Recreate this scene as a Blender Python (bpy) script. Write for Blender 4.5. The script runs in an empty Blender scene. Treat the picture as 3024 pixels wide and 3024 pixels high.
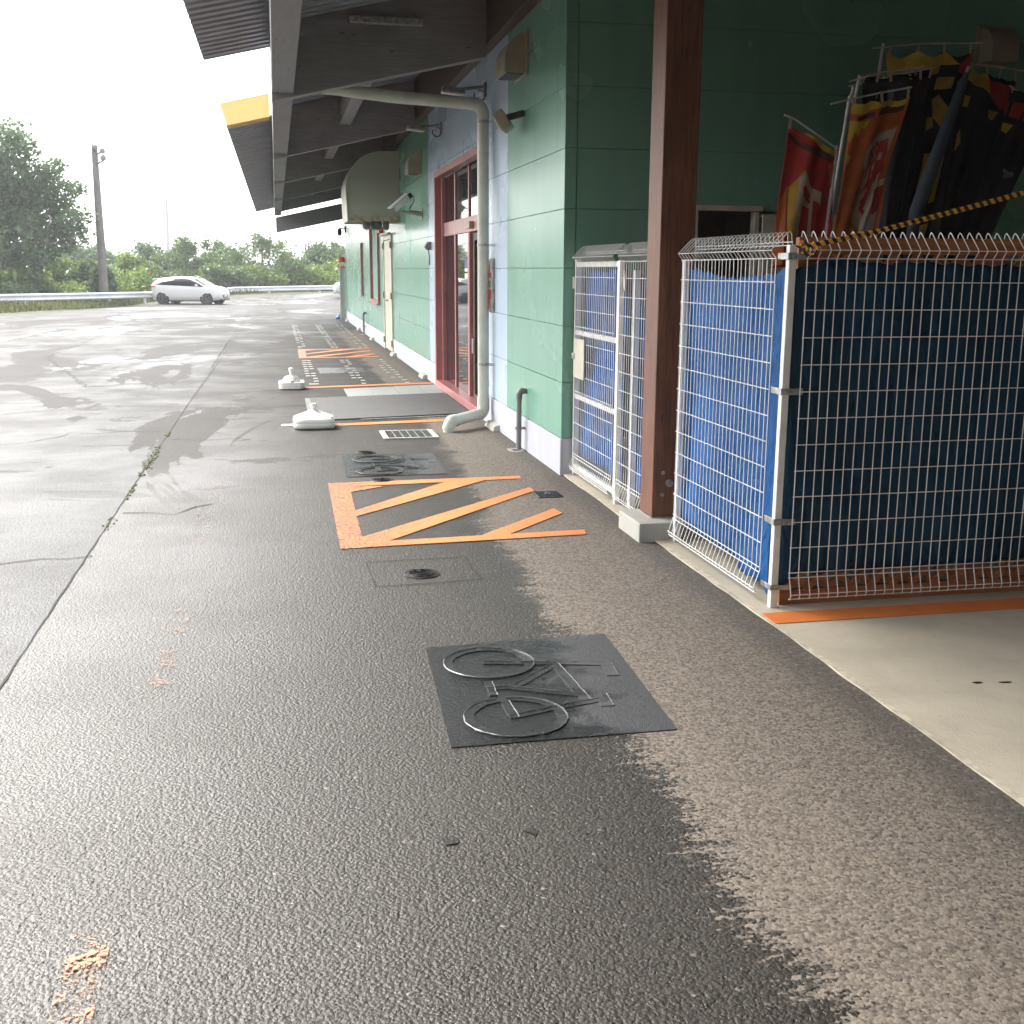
import bpy, bmesh, math, random
import numpy as np
from mathutils import Vector, Matrix
R = math.radians
C = bpy.context.scene.collection
sc = bpy.context.scene
random.seed(7)

# ------------------------------------------------------------------ camera
PITCH, YAW, ROLL, FPX, CAMH = R(12.245), R(11.7306), R(0.2367), 3296.98, 1.6
cp, sp, cy, sy = math.cos(PITCH), math.sin(PITCH), math.cos(YAW), math.sin(YAW)
FW = Vector((sy*cp, cy*cp, -sp)); rt = Vector((cy, -sy, 0)); up = rt.cross(FW)
RT = math.cos(ROLL)*rt + math.sin(ROLL)*up
UP = -math.sin(ROLL)*rt + math.cos(ROLL)*up
cam = bpy.data.cameras.new('camera'); cam.sensor_width = 36; cam.lens = 36*FPX/3024
cam.clip_start = .05; cam.clip_end = 3000
camo = bpy.data.objects.new('camera', cam); C.objects.link(camo)
m = Matrix((RT, UP, -FW)).transposed().to_4x4(); m.translation = (0, 0, CAMH)
camo.matrix_world = m; sc.camera = camo

# ------------------------------------------------------------------ sky, sun, exposure
SUN_EL, SUN_AZ = R(45), R(-38)            # azimuth from +Y towards +X
w = bpy.data.worlds.new('World'); sc.world = w; w.use_nodes = True
wn = w.node_tree; bg = wn.nodes['Background']
sky = wn.nodes.new('ShaderNodeTexSky'); sky.sky_type = 'NISHITA'; sky.sun_disc = False
sky.sun_elevation = SUN_EL; sky.sun_rotation = SUN_AZ; sky.air_density = 1.0; sky.dust_density = 3.0
hs = wn.nodes.new('ShaderNodeHueSaturation'); hs.inputs['Saturation'].default_value = .12
wn.links.new(sky.outputs[0], hs.inputs['Color']); wn.links.new(hs.outputs[0], bg.inputs['Color'])
bg.inputs['Strength'].default_value = 0.15
sl = bpy.data.lights.new('sun', 'SUN'); sl.energy = 1.4; sl.angle = R(22); sl.color = (1, .96, .9)
so = bpy.data.objects.new('sun', sl); C.objects.link(so)
d = Vector((math.sin(SUN_AZ)*math.cos(SUN_EL), math.cos(SUN_AZ)*math.cos(SUN_EL), math.sin(SUN_EL)))
so.rotation_euler = d.to_track_quat('Z', 'Y').to_euler(); so.location = (-20, 20, 30)
sc.view_settings.view_transform = 'Standard'; sc.view_settings.look = 'None'
sc.view_settings.exposure = 2.22; sc.view_settings.gamma = 1
sc.cycles.use_denoising = True
sc.cycles.max_bounces = 8; sc.cycles.transparent_max_bounces = 12
sc.cycles.sample_clamp_indirect = 6

# ------------------------------------------------------------------ helpers
def W(px, py, dpt):                        # photo pixel + depth along the view axis -> world point
    r = FW*FPX + RT*(px-1512) - UP*(py-1512)
    r = r/r.dot(FW)
    return Vector((0, 0, CAMH)) + r*dpt
def Wy(px, py, y):                         # photo pixel on a plane of constant y
    r = FW*FPX + RT*(px-1512) - UP*(py-1512)
    return Vector((0, 0, CAMH)) + r*(y/r.y)
def Wx(px, py, x):
    r = FW*FPX + RT*(px-1512) - UP*(py-1512)
    return Vector((0, 0, CAMH)) + r*(x/r.x)

def gz(x, y):                              # the lot dips a little in front of the guardrail
    return -0.36*math.exp(-((x+5)**2+(y-65)**2)/170.0)

def off(o):
    v = Vector((0, 0, 0))
    while o is not None:
        v += o.location; o = o.parent
    return v

class MB:
    def __init__(s): s.v = []; s.f = []
    def add(s, vs, fs):
        n = len(s.v); s.v += [tuple(a) for a in vs]; s.f += [tuple(i+n for i in f) for f in fs]; return s
    def box(s, x0, x1, y0, y1, z0, z1):
        return s.add([(x0,y0,z0),(x1,y0,z0),(x1,y1,z0),(x0,y1,z0),(x0,y0,z1),(x1,y0,z1),(x1,y1,z1),(x0,y1,z1)],
                     [(0,3,2,1),(4,5,6,7),(0,1,5,4),(1,2,6,5),(2,3,7,6),(3,0,4,7)])
    def hexa(s, p):                        # eight corners, bottom ring then top ring
        return s.add(p, [(0,3,2,1),(4,5,6,7),(0,1,5,4),(1,2,6,5),(2,3,7,6),(3,0,4,7)])
    def bar(s, a, b, w_, h, upv=(0,0,1)):  # box along a-b
        a = Vector(a); b = Vector(b); t = (b-a).normalized(); u = Vector(upv)
        if abs(t.dot(u)) > .98: u = Vector((0, 1, 0))
        sd = t.cross(u).normalized(); u = sd.cross(t).normalized()
        sd = sd*w_/2; u = u*h/2
        return s.hexa([a-sd-u, a+sd-u, b+sd-u, b-sd-u, a-sd+u, a+sd+u, b+sd+u, b-sd+u])
    def tube(s, pts, r, n=8, caps=True):
        pts = [Vector(p) for p in pts]; k = len(pts)
        rs = r if isinstance(r, (list, tuple)) else [r]*k
        base = len(s.v); pu = None
        for i, p in enumerate(pts):
            t = ((pts[min(i+1, k-1)]-p).normalized() + (p-pts[max(i-1, 0)]).normalized())
            t = t.normalized() if t.length > 1e-6 else Vector((0, 0, 1))
            if pu is None:
                pu = t.orthogonal().normalized()
            u = (pu - t*pu.dot(t))
            u = u.normalized() if u.length > 1e-6 else t.orthogonal().normalized()
            pu = u; v = t.cross(u)
            for j in range(n):
                a = 2*math.pi*j/n
                s.v.append(tuple(p + (u*math.cos(a)+v*math.sin(a))*rs[i]))
        for i in range(k-1):
            for j in range(n):
                j2 = (j+1) % n
                s.f.append((base+i*n+j, base+i*n+j2, base+(i+1)*n+j2, base+(i+1)*n+j))
        if caps:
            s.f.append(tuple(base+j for j in reversed(range(n)))); s.f.append(tuple(base+(k-1)*n+j for j in range(n)))
        return s
    def lathe(s, prof, c, n=24):           # (r, z) profile about a vertical axis through c
        base = len(s.v); k = len(prof)
        for r, z in prof:
            for j in range(n):
                a = 2*math.pi*j/n; s.v.append((c[0]+r*math.cos(a), c[1]+r*math.sin(a), c[2]+z))
        for i in range(k-1):
            for j in range(n):
                j2 = (j+1) % n; s.f.append((base+i*n+j, base+i*n+j2, base+(i+1)*n+j2, base+(i+1)*n+j))
        s.f.append(tuple(base+j for j in reversed(range(n)))); s.f.append(tuple(base+(k-1)*n+j for j in range(n)))
        return s
    def prism(s, poly, z0, z1):            # polygon in xy (counter-clockwise) extruded in z
        n = len(poly)
        A = sum(poly[i][0]*poly[(i+1) % n][1]-poly[(i+1) % n][0]*poly[i][1] for i in range(n))
        if A < 0: poly = poly[::-1]
        return s.add([(p[0], p[1], z0) for p in poly]+[(p[0], p[1], z1) for p in poly],
                     [tuple(reversed(range(n))), tuple(range(n, 2*n))]+[(i, (i+1) % n, n+(i+1) % n, n+i) for i in range(n)])
    def prismx(s, poly, x0, x1):           # polygon in (y, z) extruded in x
        n = len(poly)
        return s.add([(x0, p[0], p[1]) for p in poly]+[(x1, p[0], p[1]) for p in poly],
                     [tuple(reversed(range(n))), tuple(range(n, 2*n))]+[(i, (i+1) % n, n+(i+1) % n, n+i) for i in range(n)])
    def prismy(s, poly, y0, y1):           # polygon in (x, z) extruded in y
        n = len(poly)
        return s.add([(p[0], y0, p[1]) for p in poly]+[(p[0], y1, p[1]) for p in poly],
                     [tuple(range(n)), tuple(reversed(range(n, 2*n)))]+[(n+i, n+(i+1) % n, (i+1) % n, i) for i in range(n)])
    def sheet(s, poly, z): return s.add([(p[0], p[1], z) for p in poly], [tuple(range(len(poly)))])
    def build(s, name, mat_, parent=None, smooth=False, bevel=0, seg=2, fixn=False):
        me = bpy.data.meshes.new(name)
        o = off(parent) if parent else Vector((0, 0, 0))
        me.from_pydata([(a[0]-o.x, a[1]-o.y, a[2]-o.z) for a in s.v], [], s.f)
        if fixn or True:
            bm = bmesh.new(); bm.from_mesh(me); bmesh.ops.recalc_face_normals(bm, faces=bm.faces); bm.to_mesh(me); bm.free()
        if mat_: me.materials.append(mat_)
        if smooth:
            me.polygons.foreach_set('use_smooth', [True]*len(me.polygons))
            try: me.set_sharp_from_angle(angle=R(smooth if smooth is not True else 40))
            except Exception: pass
        me.update()
        ob = bpy.data.objects.new(name, me); C.objects.link(ob)
        if parent: ob.parent = parent
        if bevel:
            b = ob.modifiers.new('bevel', 'BEVEL'); b.width = bevel; b.segments = seg; b.limit_method = 'ANGLE'; b.angle_limit = R(40)
        return ob

def fastmesh(name, verts, quads, mat_, parent=None, smooth=False):
    me = bpy.data.meshes.new(name); n = len(quads)
    o = off(parent) if parent else Vector((0, 0, 0))
    v = np.asarray(verts, np.float32) - np.array(o, np.float32)
    me.vertices.add(len(v)); me.vertices.foreach_set('co', v.ravel())
    q = np.asarray(quads, np.int32); k = q.shape[1]
    me.loops.add(n*k); me.loops.foreach_set('vertex_index', q.ravel())
    me.polygons.add(n); me.polygons.foreach_set('loop_start', np.arange(0, n*k, k, dtype=np.int32))
    me.update(calc_edges=True); me.validate()
    if smooth: me.polygons.foreach_set('use_smooth', np.ones(n, bool))
    me.materials.append(mat_)
    ob = bpy.data.objects.new(name, me); C.objects.link(ob)
    if parent: ob.parent = parent
    return ob

def tag(o, label=None, cat=None, group=None, kind=None):
    if label: o['label'] = label
    if cat: o['category'] = cat
    if group: o['group'] = group
    if kind: o['kind'] = kind
    return o
def thing(name, label, cat, loc=(0,0,0), rz=0, group=None):
    o = bpy.data.objects.new(name, None); C.objects.link(o); o.empty_display_size = .1
    o.location = loc; o.rotation_euler = (0, 0, rz)
    return tag(o, label, cat, group)
def dup(root, loc, rz=0, label=None):
    c = root.copy(); C.objects.link(c); c.location = loc; c.rotation_euler = (0, 0, rz)
    if label: c['label'] = label
    for ch in list(root.children):
        a = ch.copy(); C.objects.link(a); a.parent = c
        for g in list(ch.children):
            b = g.copy(); C.objects.link(b); b.parent = a
    return c

# ------------------------------------------------------------------ materials
class NT:
    def __init__(s, name):
        s.m = bpy.data.materials.new(name); s.m.use_nodes = True; s.t = s.m.node_tree
        s.b = s.t.nodes['Principled BSDF']; s.o = s.t.nodes['Material Output']
        s.pos = s.n('ShaderNodeNewGeometry').outputs['Position']
    def n(s, typ, **kw):
        nd = s.t.nodes.new(typ)
        for k, v in kw.items(): setattr(nd, k, v)
        return nd
    def l(s, a, b): s.t.links.new(a, b)
    def val(s, sock, v):
        if isinstance(v, bpy.types.NodeSocket): s.l(v, sock)
        else: sock.default_value = v
    def math(s, op, a, b=0.0, c=None, clamp=False):
        nd = s.n('ShaderNodeMath', operation=op, use_clamp=clamp)
        s.val(nd.inputs[0], a); s.val(nd.inputs[1], b)
        if c is not None: s.val(nd.inputs[2], c)
        return nd.outputs[0]
    def scaled(s, vec, sc_):
        nd = s.n('ShaderNodeVectorMath', operation='MULTIPLY'); s.l(vec, nd.inputs[0]); nd.inputs[1].default_value = sc_; return nd.outputs[0]
    def noise(s, scale, detail=3, rough=.55, vec=None, dist=0):
        nd = s.n('ShaderNodeTexNoise'); nd.inputs['Scale'].default_value = scale; nd.inputs['Detail'].default_value = detail
        nd.inputs['Roughness'].default_value = rough; nd.inputs['Distortion'].default_value = dist
        s.l(vec if vec is not None else s.pos, nd.inputs['Vector']); return nd.outputs['Fac']
    def voro(s, scale, feature='F1', vec=None, out='Distance', rnd=1):
        nd = s.n('ShaderNodeTexVoronoi', feature=feature); nd.inputs['Scale'].default_value = scale
        nd.inputs['Randomness'].default_value = rnd
        s.l(vec if vec is not None else s.pos, nd.inputs['Vector']); return nd.outputs[out]
    def ramp(s, fac, a, b, ca=0.0, cb=1.0):
        nd = s.n('ShaderNodeMapRange', clamp=True); nd.interpolation_type = 'SMOOTHSTEP'
        s.val(nd.inputs[0], fac); nd.inputs[1].default_value = a; nd.inputs[2].default_value = b
        nd.inputs[3].default_value = ca; nd.inputs[4].default_value = cb; return nd.outputs[0]
    def mix(s, fac, a, b):
        nd = s.n('ShaderNodeMix', data_type='RGBA')
        s.val(nd.inputs[0], fac)
        for i, v in ((6, a), (7, b)):
            if isinstance(v, bpy.types.NodeSocket): s.l(v, nd.inputs[i])
            else: nd.inputs[i].default_value = (*v, 1)
        return nd.outputs[2]
    def mixf(s, fac, a, b):
        nd = s.n('ShaderNodeMix', data_type='FLOAT'); s.val(nd.inputs[0], fac); s.val(nd.inputs[2], a); s.val(nd.inputs[3], b); return nd.outputs[0]
    def bump(s, h, dist, strength=1.0):
        nd = s.n('ShaderNodeBump'); s.val(nd.inputs['Strength'], strength); nd.inputs['Distance'].default_value = dist
        s.l(h, nd.inputs['Height']); s.l(nd.outputs[0], s.b.inputs['Normal'])
    def sep(s):
        nd = s.n('ShaderNodeSeparateXYZ'); s.l(s.pos, nd.inputs[0]); return nd.outputs
    def set(s, **kw):
        for k, v in kw.items():
            k = {'col': 'Base Color', 'rough': 'Roughness', 'metal': 'Metallic', 'ior': 'IOR', 'coat': 'Coat Weight', 'coatr': 'Coat Roughness', 'alpha': 'Alpha', 'spec': 'Specular IOR Level', 'trans': 'Transmission Weight'}[k]
            if isinstance(v, tuple): v = (*v, 1)
            s.val(s.b.inputs[k], v)
        return s

def mat(name, col, rough=.6, var=.15, scale=6, metal=0, bump=0, bscale=40, spec=.5, tint=None, stretch=(1,1,1), coat=0, dirt=0):
    t = NT(name); v = t.scaled(t.pos, stretch)
    f = t.noise(scale, 4, .6, v)
    c2 = tint or tuple(c*(1-2*var) for c in col)
    c1 = tuple(min(1, c*(1+var)) for c in col)
    cc = t.mix(t.ramp(f, .3, .7), c2, c1)
    if dirt: cc = t.mix(t.ramp(t.noise(scale*.37, 5, .7, v), .55, .8, 0, dirt), cc, (.12, .10, .08))
    t.set(col=cc, rough=t.mixf(f, rough*.85, min(1, rough*1.15)), metal=metal, spec=spec, coat=coat)
    if bump: t.bump(t.noise(bscale, 4, .6, v), bump)
    return t.m

# --- asphalt
def asphalt():
    t = NT('asphalt'); x, y, z = t.sep()
    ag = t.voro(95); agc = t.voro(95, out='Color')
    fine = t.noise(210, 3, .6); mid = t.noise(34, 4, .65); big = t.noise(.9, 4, .6)
    sepc = t.n('ShaderNodeSeparateColor'); t.l(agc, sepc.inputs[0]); rnd = sepc.outputs[0]
    # dry strip under the eaves, with an edge of streaks
    sv = t.scaled(t.pos, (2.4, 21, 1)); streak = t.noise(1.0, 7, .72, sv, .4); blot = t.noise(1.3, 4, .6)
    sv2 = t.scaled(t.pos, (26, 70, 1)); streak2 = t.noise(1.0, 5, .7, sv2)
    bx = t.math('ADD', t.math('ADD', 1.17, t.ramp(y, 4.5, 10.5, 0, .32)), t.ramp(y, 30, 36, 0, 60))
    dd = t.math('SUBTRACT', x, bx)
    dd = t.math('ADD', dd, t.math('MULTIPLY', t.math('SUBTRACT', streak, .5), .50))
    dd = t.math('ADD', dd, t.math('MULTIPLY', t.math('SUBTRACT', streak2, .5), .34))
    dd = t.math('ADD', dd, t.math('MULTIPLY', t.math('SUBTRACT', blot, .5), .45))
    dd = t.math('ADD', dd, t.math('MULTIPLY', t.math('SUBTRACT', rnd, .5), .10))
    dry = t.ramp(dd, -.035, .035)
    # puddled, smoother zones in the open lot
    pv = t.scaled(t.pos, (.16, .10, 1)); pud = t.noise(1.0, 5, .6, pv, .6)
    far = t.ramp(y, 6, 26); left = t.ramp(x, -.2, -1.6)
    pm = t.math('MULTIPLY', t.ramp(pud, .53, .63), t.math('MULTIPLY', t.math('MAXIMUM', far, t.math('MULTIPLY', left, .12)), 1.0))
    pm = t.math('MULTIPLY', pm, t.math('SUBTRACT', 1.0, dry))
    lot = t.ramp(x, -1.10, -1.13)                               # paler lot beyond the seam
    wet1 = t.mix(rnd, (.014, .0122, .0105), (.040, .0355, .030))
    wet2 = t.mix(rnd, (.030, .0285, .027), (.066, .064, .061))
    wet = t.mix(lot, wet1, wet2)
    wet = t.mix(t.ramp(big, .35, .7, 0, .5), wet, (.018, .016, .0135))
    dryc = t.mix(rnd, (.072, .060, .049), (.185, .155, .126))
    dryc = t.mix(t.ramp(mid, .58, .74, 0, .6), dryc, (.05, .044, .038))
    edge = t.math('MULTIPLY', t.ramp(x, 1.93, 2.10), t.ramp(mid, .3, .55))
    dryc = t.mix(t.math('MULTIPLY', edge, .7), dryc, (.060, .055, .050))
    col = t.mix(dry, wet, dryc)
    # drained and standing-water patches with their own outlines
    dv = t.scaled(t.pos, (.42, .17, 1)); dn = t.noise(1.0, 6, .62, dv, .9)
    open_ = t.math('MULTIPLY', t.ramp(x, .9, .1), t.ramp(y, 7, 10))
    dp = t.math('MULTIPLY', t.math('MULTIPLY', t.ramp(dn, .545, .56), t.ramp(dn, .70, .66)), open_)
    dp = t.math('MAXIMUM', dp, t.math('MULTIPLY', t.ramp(t.noise(1.0, 5, .6, t.scaled(t.pos, (.9, 1.6, 1)), .8), .60, .63), t.math('MULTIPLY', open_, .8)))
    col = t.mix(t.math('MULTIPLY', dp, .5), col, (.050, .045, .040))
    stone = t.math('GREATER_THAN', rnd, .9985)
    col = t.mix(t.math('MULTIPLY', stone, .75), col, (.15, .14, .125))
    pit = t.ramp(t.noise(55, 2, .5), .60, .70)
    col = t.mix(t.math('MULTIPLY', pit, .7), col, (.015, .014, .013))
    rough = t.mixf(dry, t.mixf(t.ramp(big, .3, .7), .40, .52), .92)
    rough = t.mixf(t.math('MULTIPLY', t.ramp(y, 5, 20), t.math('SUBTRACT', 1.0, dry)), rough, t.mixf(t.ramp(big, .3, .7), .52, .70))
    rough = t.mixf(pm, rough, .20)
    rough = t.mixf(dp, rough, .62)
    t.b.inputs['Specular Tint'].default_value = (1, .95, .88, 1)
    t.set(col=col, rough=rough, spec=t.mixf(dp, .5, .22), ior=t.mixf(t.math('MAXIMUM', t.ramp(y, 5, 16), lot), 1.47, 1.31))
    h = t.math('ADD', t.math('MULTIPLY', t.math('SUBTRACT', 1.0, ag), .55), t.math('MULTIPLY', fine, .35))
    h = t.math('ADD', h, t.math('MULTIPLY', mid, .55)); h = t.math('SUBTRACT', h, t.math('MULTIPLY', pit, .6))
    st = t.math('MULTIPLY', t.mixf(pm, 1.0, .25), t.ramp(y, 4, 45, 1.0, .75))
    st = t.math('MULTIPLY', st, t.mixf(dry, 1.0, .8))
    t.bump(h, .0042, st)
    return t.m

def paint(name, col, wear=.35, edge_x=None):
    t = NT(name); x, y, z = t.sep()
    cr = t.voro(17, 'DISTANCE_TO_EDGE', t.scaled(t.pos, (1, 1, 1)))
    warp = t.noise(30, 4, .7); nz = t.noise(70, 4, .7)
    c = t.mix(t.noise(9, 4), tuple(a*.8 for a in col), tuple(min(1, a*1.12) for a in col))
    left = t.ramp(x, 1.15, .35)                       # old, cracked paint on the traffic side
    crack = t.math('MULTIPLY', t.math('LESS_THAN', t.math('ADD', cr, t.math('MULTIPLY', warp, .05)), .046), left)
    worn = t.math('GREATER_THAN', t.math('ADD', nz, t.math('MULTIPLY', left, .14)), .76-wear*.3)
    f = t.math('MAXIMUM', crack, worn)
    t.set(col=t.mix(f, c, (.045, .04, .036)), rough=t.mixf(left, .6, .42))
    t.bump(t.math('SUBTRACT', t.noise(160, 3), t.math('MULTIPLY', f, .8)), .003)
    return t.m

def faded(name, col, thr):
    t = NT(name)
    t.set(col=col, rough=.5)
    n = t.math('ADD', t.math('MULTIPLY', t.noise(105, 2, .6), .62), t.math('MULTIPLY', t.noise(9, 3, .6), .42))
    t.set(alpha=t.math('GREATER_THAN', n, thr))
    return t.m

def wallpaint(name, col, rough=.30):
    t = NT(name); x, y, z = t.sep()
    sv = t.scaled(t.pos, (3, 3, .35)); f = t.noise(2.2, 4, .6, sv); g = t.noise(.8, 3)
    c = t.mix(t.ramp(f, .35, .75), col, tuple(a*.92 for a in col))
    c = t.mix(t.math('MULTIPLY', t.ramp(t.noise(3.4, 5, .7, t.scaled(t.pos, (5, 5, .30))), .45, .85), .0), c, tuple(a*.55+.1 for a in col))
    t.set(col=c, rough=t.mixf(g, rough*.75, rough*1.3), spec=.8)
    t.bump(t.noise(1.2, 2), .004, .15)
    return t.m

def concrete(name, col, rough=.85):
    t = NT(name)
    f = t.noise(1.6, 6, .65); g = t.noise(14, 5, .65); s_ = t.noise(120, 3)
    c = t.mix(t.ramp(f, .3, .7), tuple(a*.74 for a in col), col)
    c = t.mix(t.ramp(g, .58, .72, 0, .4), c, tuple(a*.6 for a in col))
    c = t.mix(t.math('MULTIPLY', s_, .25), c, tuple(a*.7 for a in col))
    sp = t.voro(2.1, vec=t.scaled(t.pos, (1, 2.2, 1))); c = t.mix(t.math('MULTIPLY', t.ramp(sp, .16, .05), t.ramp(g, .42, .6, 0, .55)), c, tuple(a*.55 for a in col))
    st = t.noise(.7, 5, .7, t.scaled(t.pos, (1, 3, 1))); c = t.mix(t.ramp(st, .5, .75, 0, .35), c, tuple(a*.62 for a in col))
    t.set(col=c, rough=t.mixf(f, rough*.8, rough))
    t.bump(t.math('ADD', s_, g), .002, .6)
    return t.m

def wood(name, c1, c2, axis=2, rough=.6, scale=3):
    t = NT(name); st = [14, 14, 14]; st[axis] = .8
    sv = t.scaled(t.pos, tuple(st)); f = t.noise(scale, 6, .68, sv, 1.2); g = t.noise(scale*.5, 3)
    c = t.mix(t.ramp(f, .3, .72), c1, c2); c = t.mix(t.math('MULTIPLY', t.ramp(g, .5, .75), .4), c, tuple(a*.45 for a in c1))
    kn = t.voro(1.7, vec=t.scaled(t.pos, tuple(a if a > 1 else .9 for a in (6 if i != axis else 1.6 for i in range(3)))))
    c = t.mix(t.ramp(kn, .10, .05, 0, .8), c, tuple(a*.25 for a in c1))
    t.set(col=c, rough=t.mixf(f, rough*.8, rough*1.2)); t.bump(f, .003, .7)
    return t.m

def leafmat(name, a, b, c):
    t = NT(name); oi = t.n('ShaderNodeObjectInfo')
    f = t.noise(.9, 3, .6); g = t.noise(6, 2)
    col = t.mix(t.ramp(f, .35, .65), a, b); col = t.mix(t.ramp(g, .55, .75, 0, .7), col, c)
    t.set(col=col, rough=.5)
    tr = t.n('ShaderNodeBsdfTranslucent'); t.l(t.mix(.5, col, c), tr.inputs[0])
    mx = t.n('ShaderNodeMixShader'); mx.inputs[0].default_value = .35
    t.l(t.b.outputs[0], mx.inputs[1]); t.l(tr.outputs[0], mx.inputs[2]); t.l(mx.outputs[0], t.o.inputs[0])
    return t.m

def tarp(name, col):
    t = NT(name); f = t.noise(1.6, 3, .5); dg = t.n('ShaderNodeMapping'); dg.inputs['Rotation'].default_value = (R(35), R(20), 0); dg.inputs['Scale'].default_value = (3, 3, .9); t.l(t.pos, dg.inputs[0])
    wv = t.noise(2.2, 4, .55, dg.outputs[0], 1.8); cr_ = t.noise(6.5, 3, .5, None, 2.2)
    c = t.mix(t.ramp(f, .3, .75), tuple(a*.75 for a in col), tuple(min(1, a*1.2) for a in col))
    c = t.mix(t.ramp(t.noise(4, 5, .7), .62, .8, 0, .25), c, tuple(min(1, a*1.6+.02) for a in col))
    t.set(col=c, rough=.58, spec=.3); t.bump(t.math('ADD', wv, t.math('MULTIPLY', cr_, .35)), .09, .55)
    tr = t.n('ShaderNodeBsdfTranslucent'); t.l(c, tr.inputs[0])
    mx = t.n('ShaderNodeMixShader'); mx.inputs[0].default_value = .25
    t.l(t.b.outputs[0], mx.inputs[1]); t.l(tr.outputs[0], mx.inputs[2]); t.l(mx.outputs[0], t.o.inputs[0])
    return t.m

def ropemat():
    t = NT('striped_rope'); wv = t.n('ShaderNodeTexWave', wave_type='BANDS', bands_direction='X'); wv.inputs['Scale'].default_value = 9
    mp = t.n('ShaderNodeMapping'); mp.inputs['Rotation'].default_value = (0, R(38), 0); t.l(t.pos, mp.inputs[0]); t.l(mp.outputs[0], wv.inputs['Vector'])
    t.set(col=t.mix(t.ramp(wv.outputs['Fac'], .45, .55), (.02, .018, .015), (.75, .38, .04)), rough=.7); return t.m

M = {}
M['asphalt'] = asphalt()
M['concrete'] = concrete('concrete', (.55, .485, .375)); M['block'] = concrete('pale_block', (.46, .45, .40)); M['plinth'] = wallpaint('plinth_paint', (.45, .46, .51), .5)
M['edge'] = mat('mortar_edge', (.52, .47, .36), .9, .15, 20); M['tile'] = concrete('grey_tile', (.33, .33, .32), .5)
M['green'] = wallpaint('mint_panel', (.165, .375, .275), .25); M['blue'] = wallpaint('pale_blue_panel', (.46, .58, .70), .27)
M['cyan'] = wallpaint('repaired_panel', (.09, .40, .31), .25)
M['seam'] = mat('seam_sealant', (.20, .36, .29), .7)
M['orange'] = paint('orange_paint', (.62, .20, .055), .28); M['orange_new'] = paint('orange_line', (.70, .19, .035), .05)
M['faint'] = faded('faded_orange', (.42, .17, .068), .59); M['faint2'] = faded('fainter_orange', (.26, .13, .075), .635); M['glue'] = faded('glue_residue', (.42, .41, .38), .44); M['yellowline'] = faded('faded_yellow', (.55, .38, .10), .44)

def blackout(name, k=1.0):
    t = NT(name); x, y, z = t.sep()
    d_ = t.math('ADD', t.math('SUBTRACT', x, 1.08), t.math('MULTIPLY', t.math('SUBTRACT', t.noise(5, 5, .65), .5), .9))
    dry = t.ramp(d_, -.12, .12); g = t.noise(22, 5, .7)
    c = t.mix(dry, (.011*k, .0115*k, .012*k), (.038*k, .039*k, .041*k)); c = t.mix(t.ramp(g, .58, .72, 0, .7), c, (.012, .011, .010))
    t.set(col=c, rough=t.mixf(dry, t.mixf(g, .16, .34), .55)); t.bump(t.math('ADD', t.noise(150, 3), t.noise(35, 3)), .0035, .8); return t.m
M['patch'] = blackout('blackout_paint')
M['relief'] = blackout('thick_blackout', 1.25); M['ridge'] = mat('paint_ridge', (.085, .085, .083), .36, .3, 60)
M['tar'] = mat('tar', (.020, .019, .017), .38, .2, 20, bump=.003, bscale=80)
M['crack'] = mat('crack_dirt', (.016, .015, .013), .9, .3, 20)
M['moss'] = mat('moss', (.10, .13, .02), .95, .4, 30, bump=.01, bscale=90)
M['iron'] = mat('cast_iron', (.035, .034, .033), .32, .3, 25, metal=.6, bump=.002, bscale=90)
M['pink'] = mat('rose_frame', (.40, .155, .150), .34, .08, 3)
M['glass'] = NT('dark_glass').set(col=(.018, .020, .022), rough=.03, ior=1.6).m
M['carglass'] = NT('car_glass').set(col=(.012, .014, .018), rough=.12, ior=1.22).m
M['beam'] = wood('dark_timber_beam', (.21, .19, .19), (.29, .265, .265), 0, .55); M['beamy'] = wood('dark_timber_purlin', (.21, .208, .22), (.28, .278, .295), 1, .55)
M['plate'] = wood('wall_plate_timber', (.060, .034, .022), (.095, .055, .034), 1, .6)
M['deck'] = mat('roof_sheet', (.28, .29, .325), .42, .12, 3, metal=.3)

M['post'] = wood('stained_post', (.090, .033, .017), (.215, .085, .042), 2, .55); M['lattice'] = wood('lattice_timber', (.27, .095, .034), (.42, .165, .062), 0, .65)
M['white'] = mat('white_coating', (.74, .74, .71), .38, .06, 8, dirt=.12); M['cream'] = mat('cream_metal', (.56, .53, .42), .45, .10, 4, dirt=.25)
M['pvc'] = mat('cream_pvc', (.56, .57, .49), .36, .06, 5); M['greypvc'] = mat('grey_pvc', (.19, .19, .19), .45, .1, 8)
M['steel'] = mat('galvanised_steel', (.42, .41, .40), .42, .2, 30, metal=.7); M['rail'] = mat('guardrail_steel', (.66, .68, .74), .4, .06, 1, metal=.25)
M['tarp'] = tarp('blue_tarp', (.004, .125, .40)); M['shaded_tarp'] = tarp('shaded_blue_tarp', (.007, .052, .11)); M['violet'] = tarp('gate_tarp', (.008, .11, .37))  # front tarp gets a darker blue, with the shade under the roof painted in
M['plastic'] = mat('white_plastic', (.82, .82, .78), .35, .04, 4); M['rope'] = ropemat()
M['hood'] = mat('vent_hood_metal', (.36, .31, .23), .5, .1, 4, dirt=.2); M['black'] = mat('black_plastic', (.02, .02, .022), .5, .2, 8)
M['lampface'] = mat('lamp_face', (.62, .62, .60), .25, .05, 6); M['red'] = mat('red_plastic', (.62, .05, .03), .4, .1, 6)
M['car'] = NT('car_paint').set(col=(.60, .60, .60), rough=.3, coat=.5, coatr=.08).m
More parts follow.
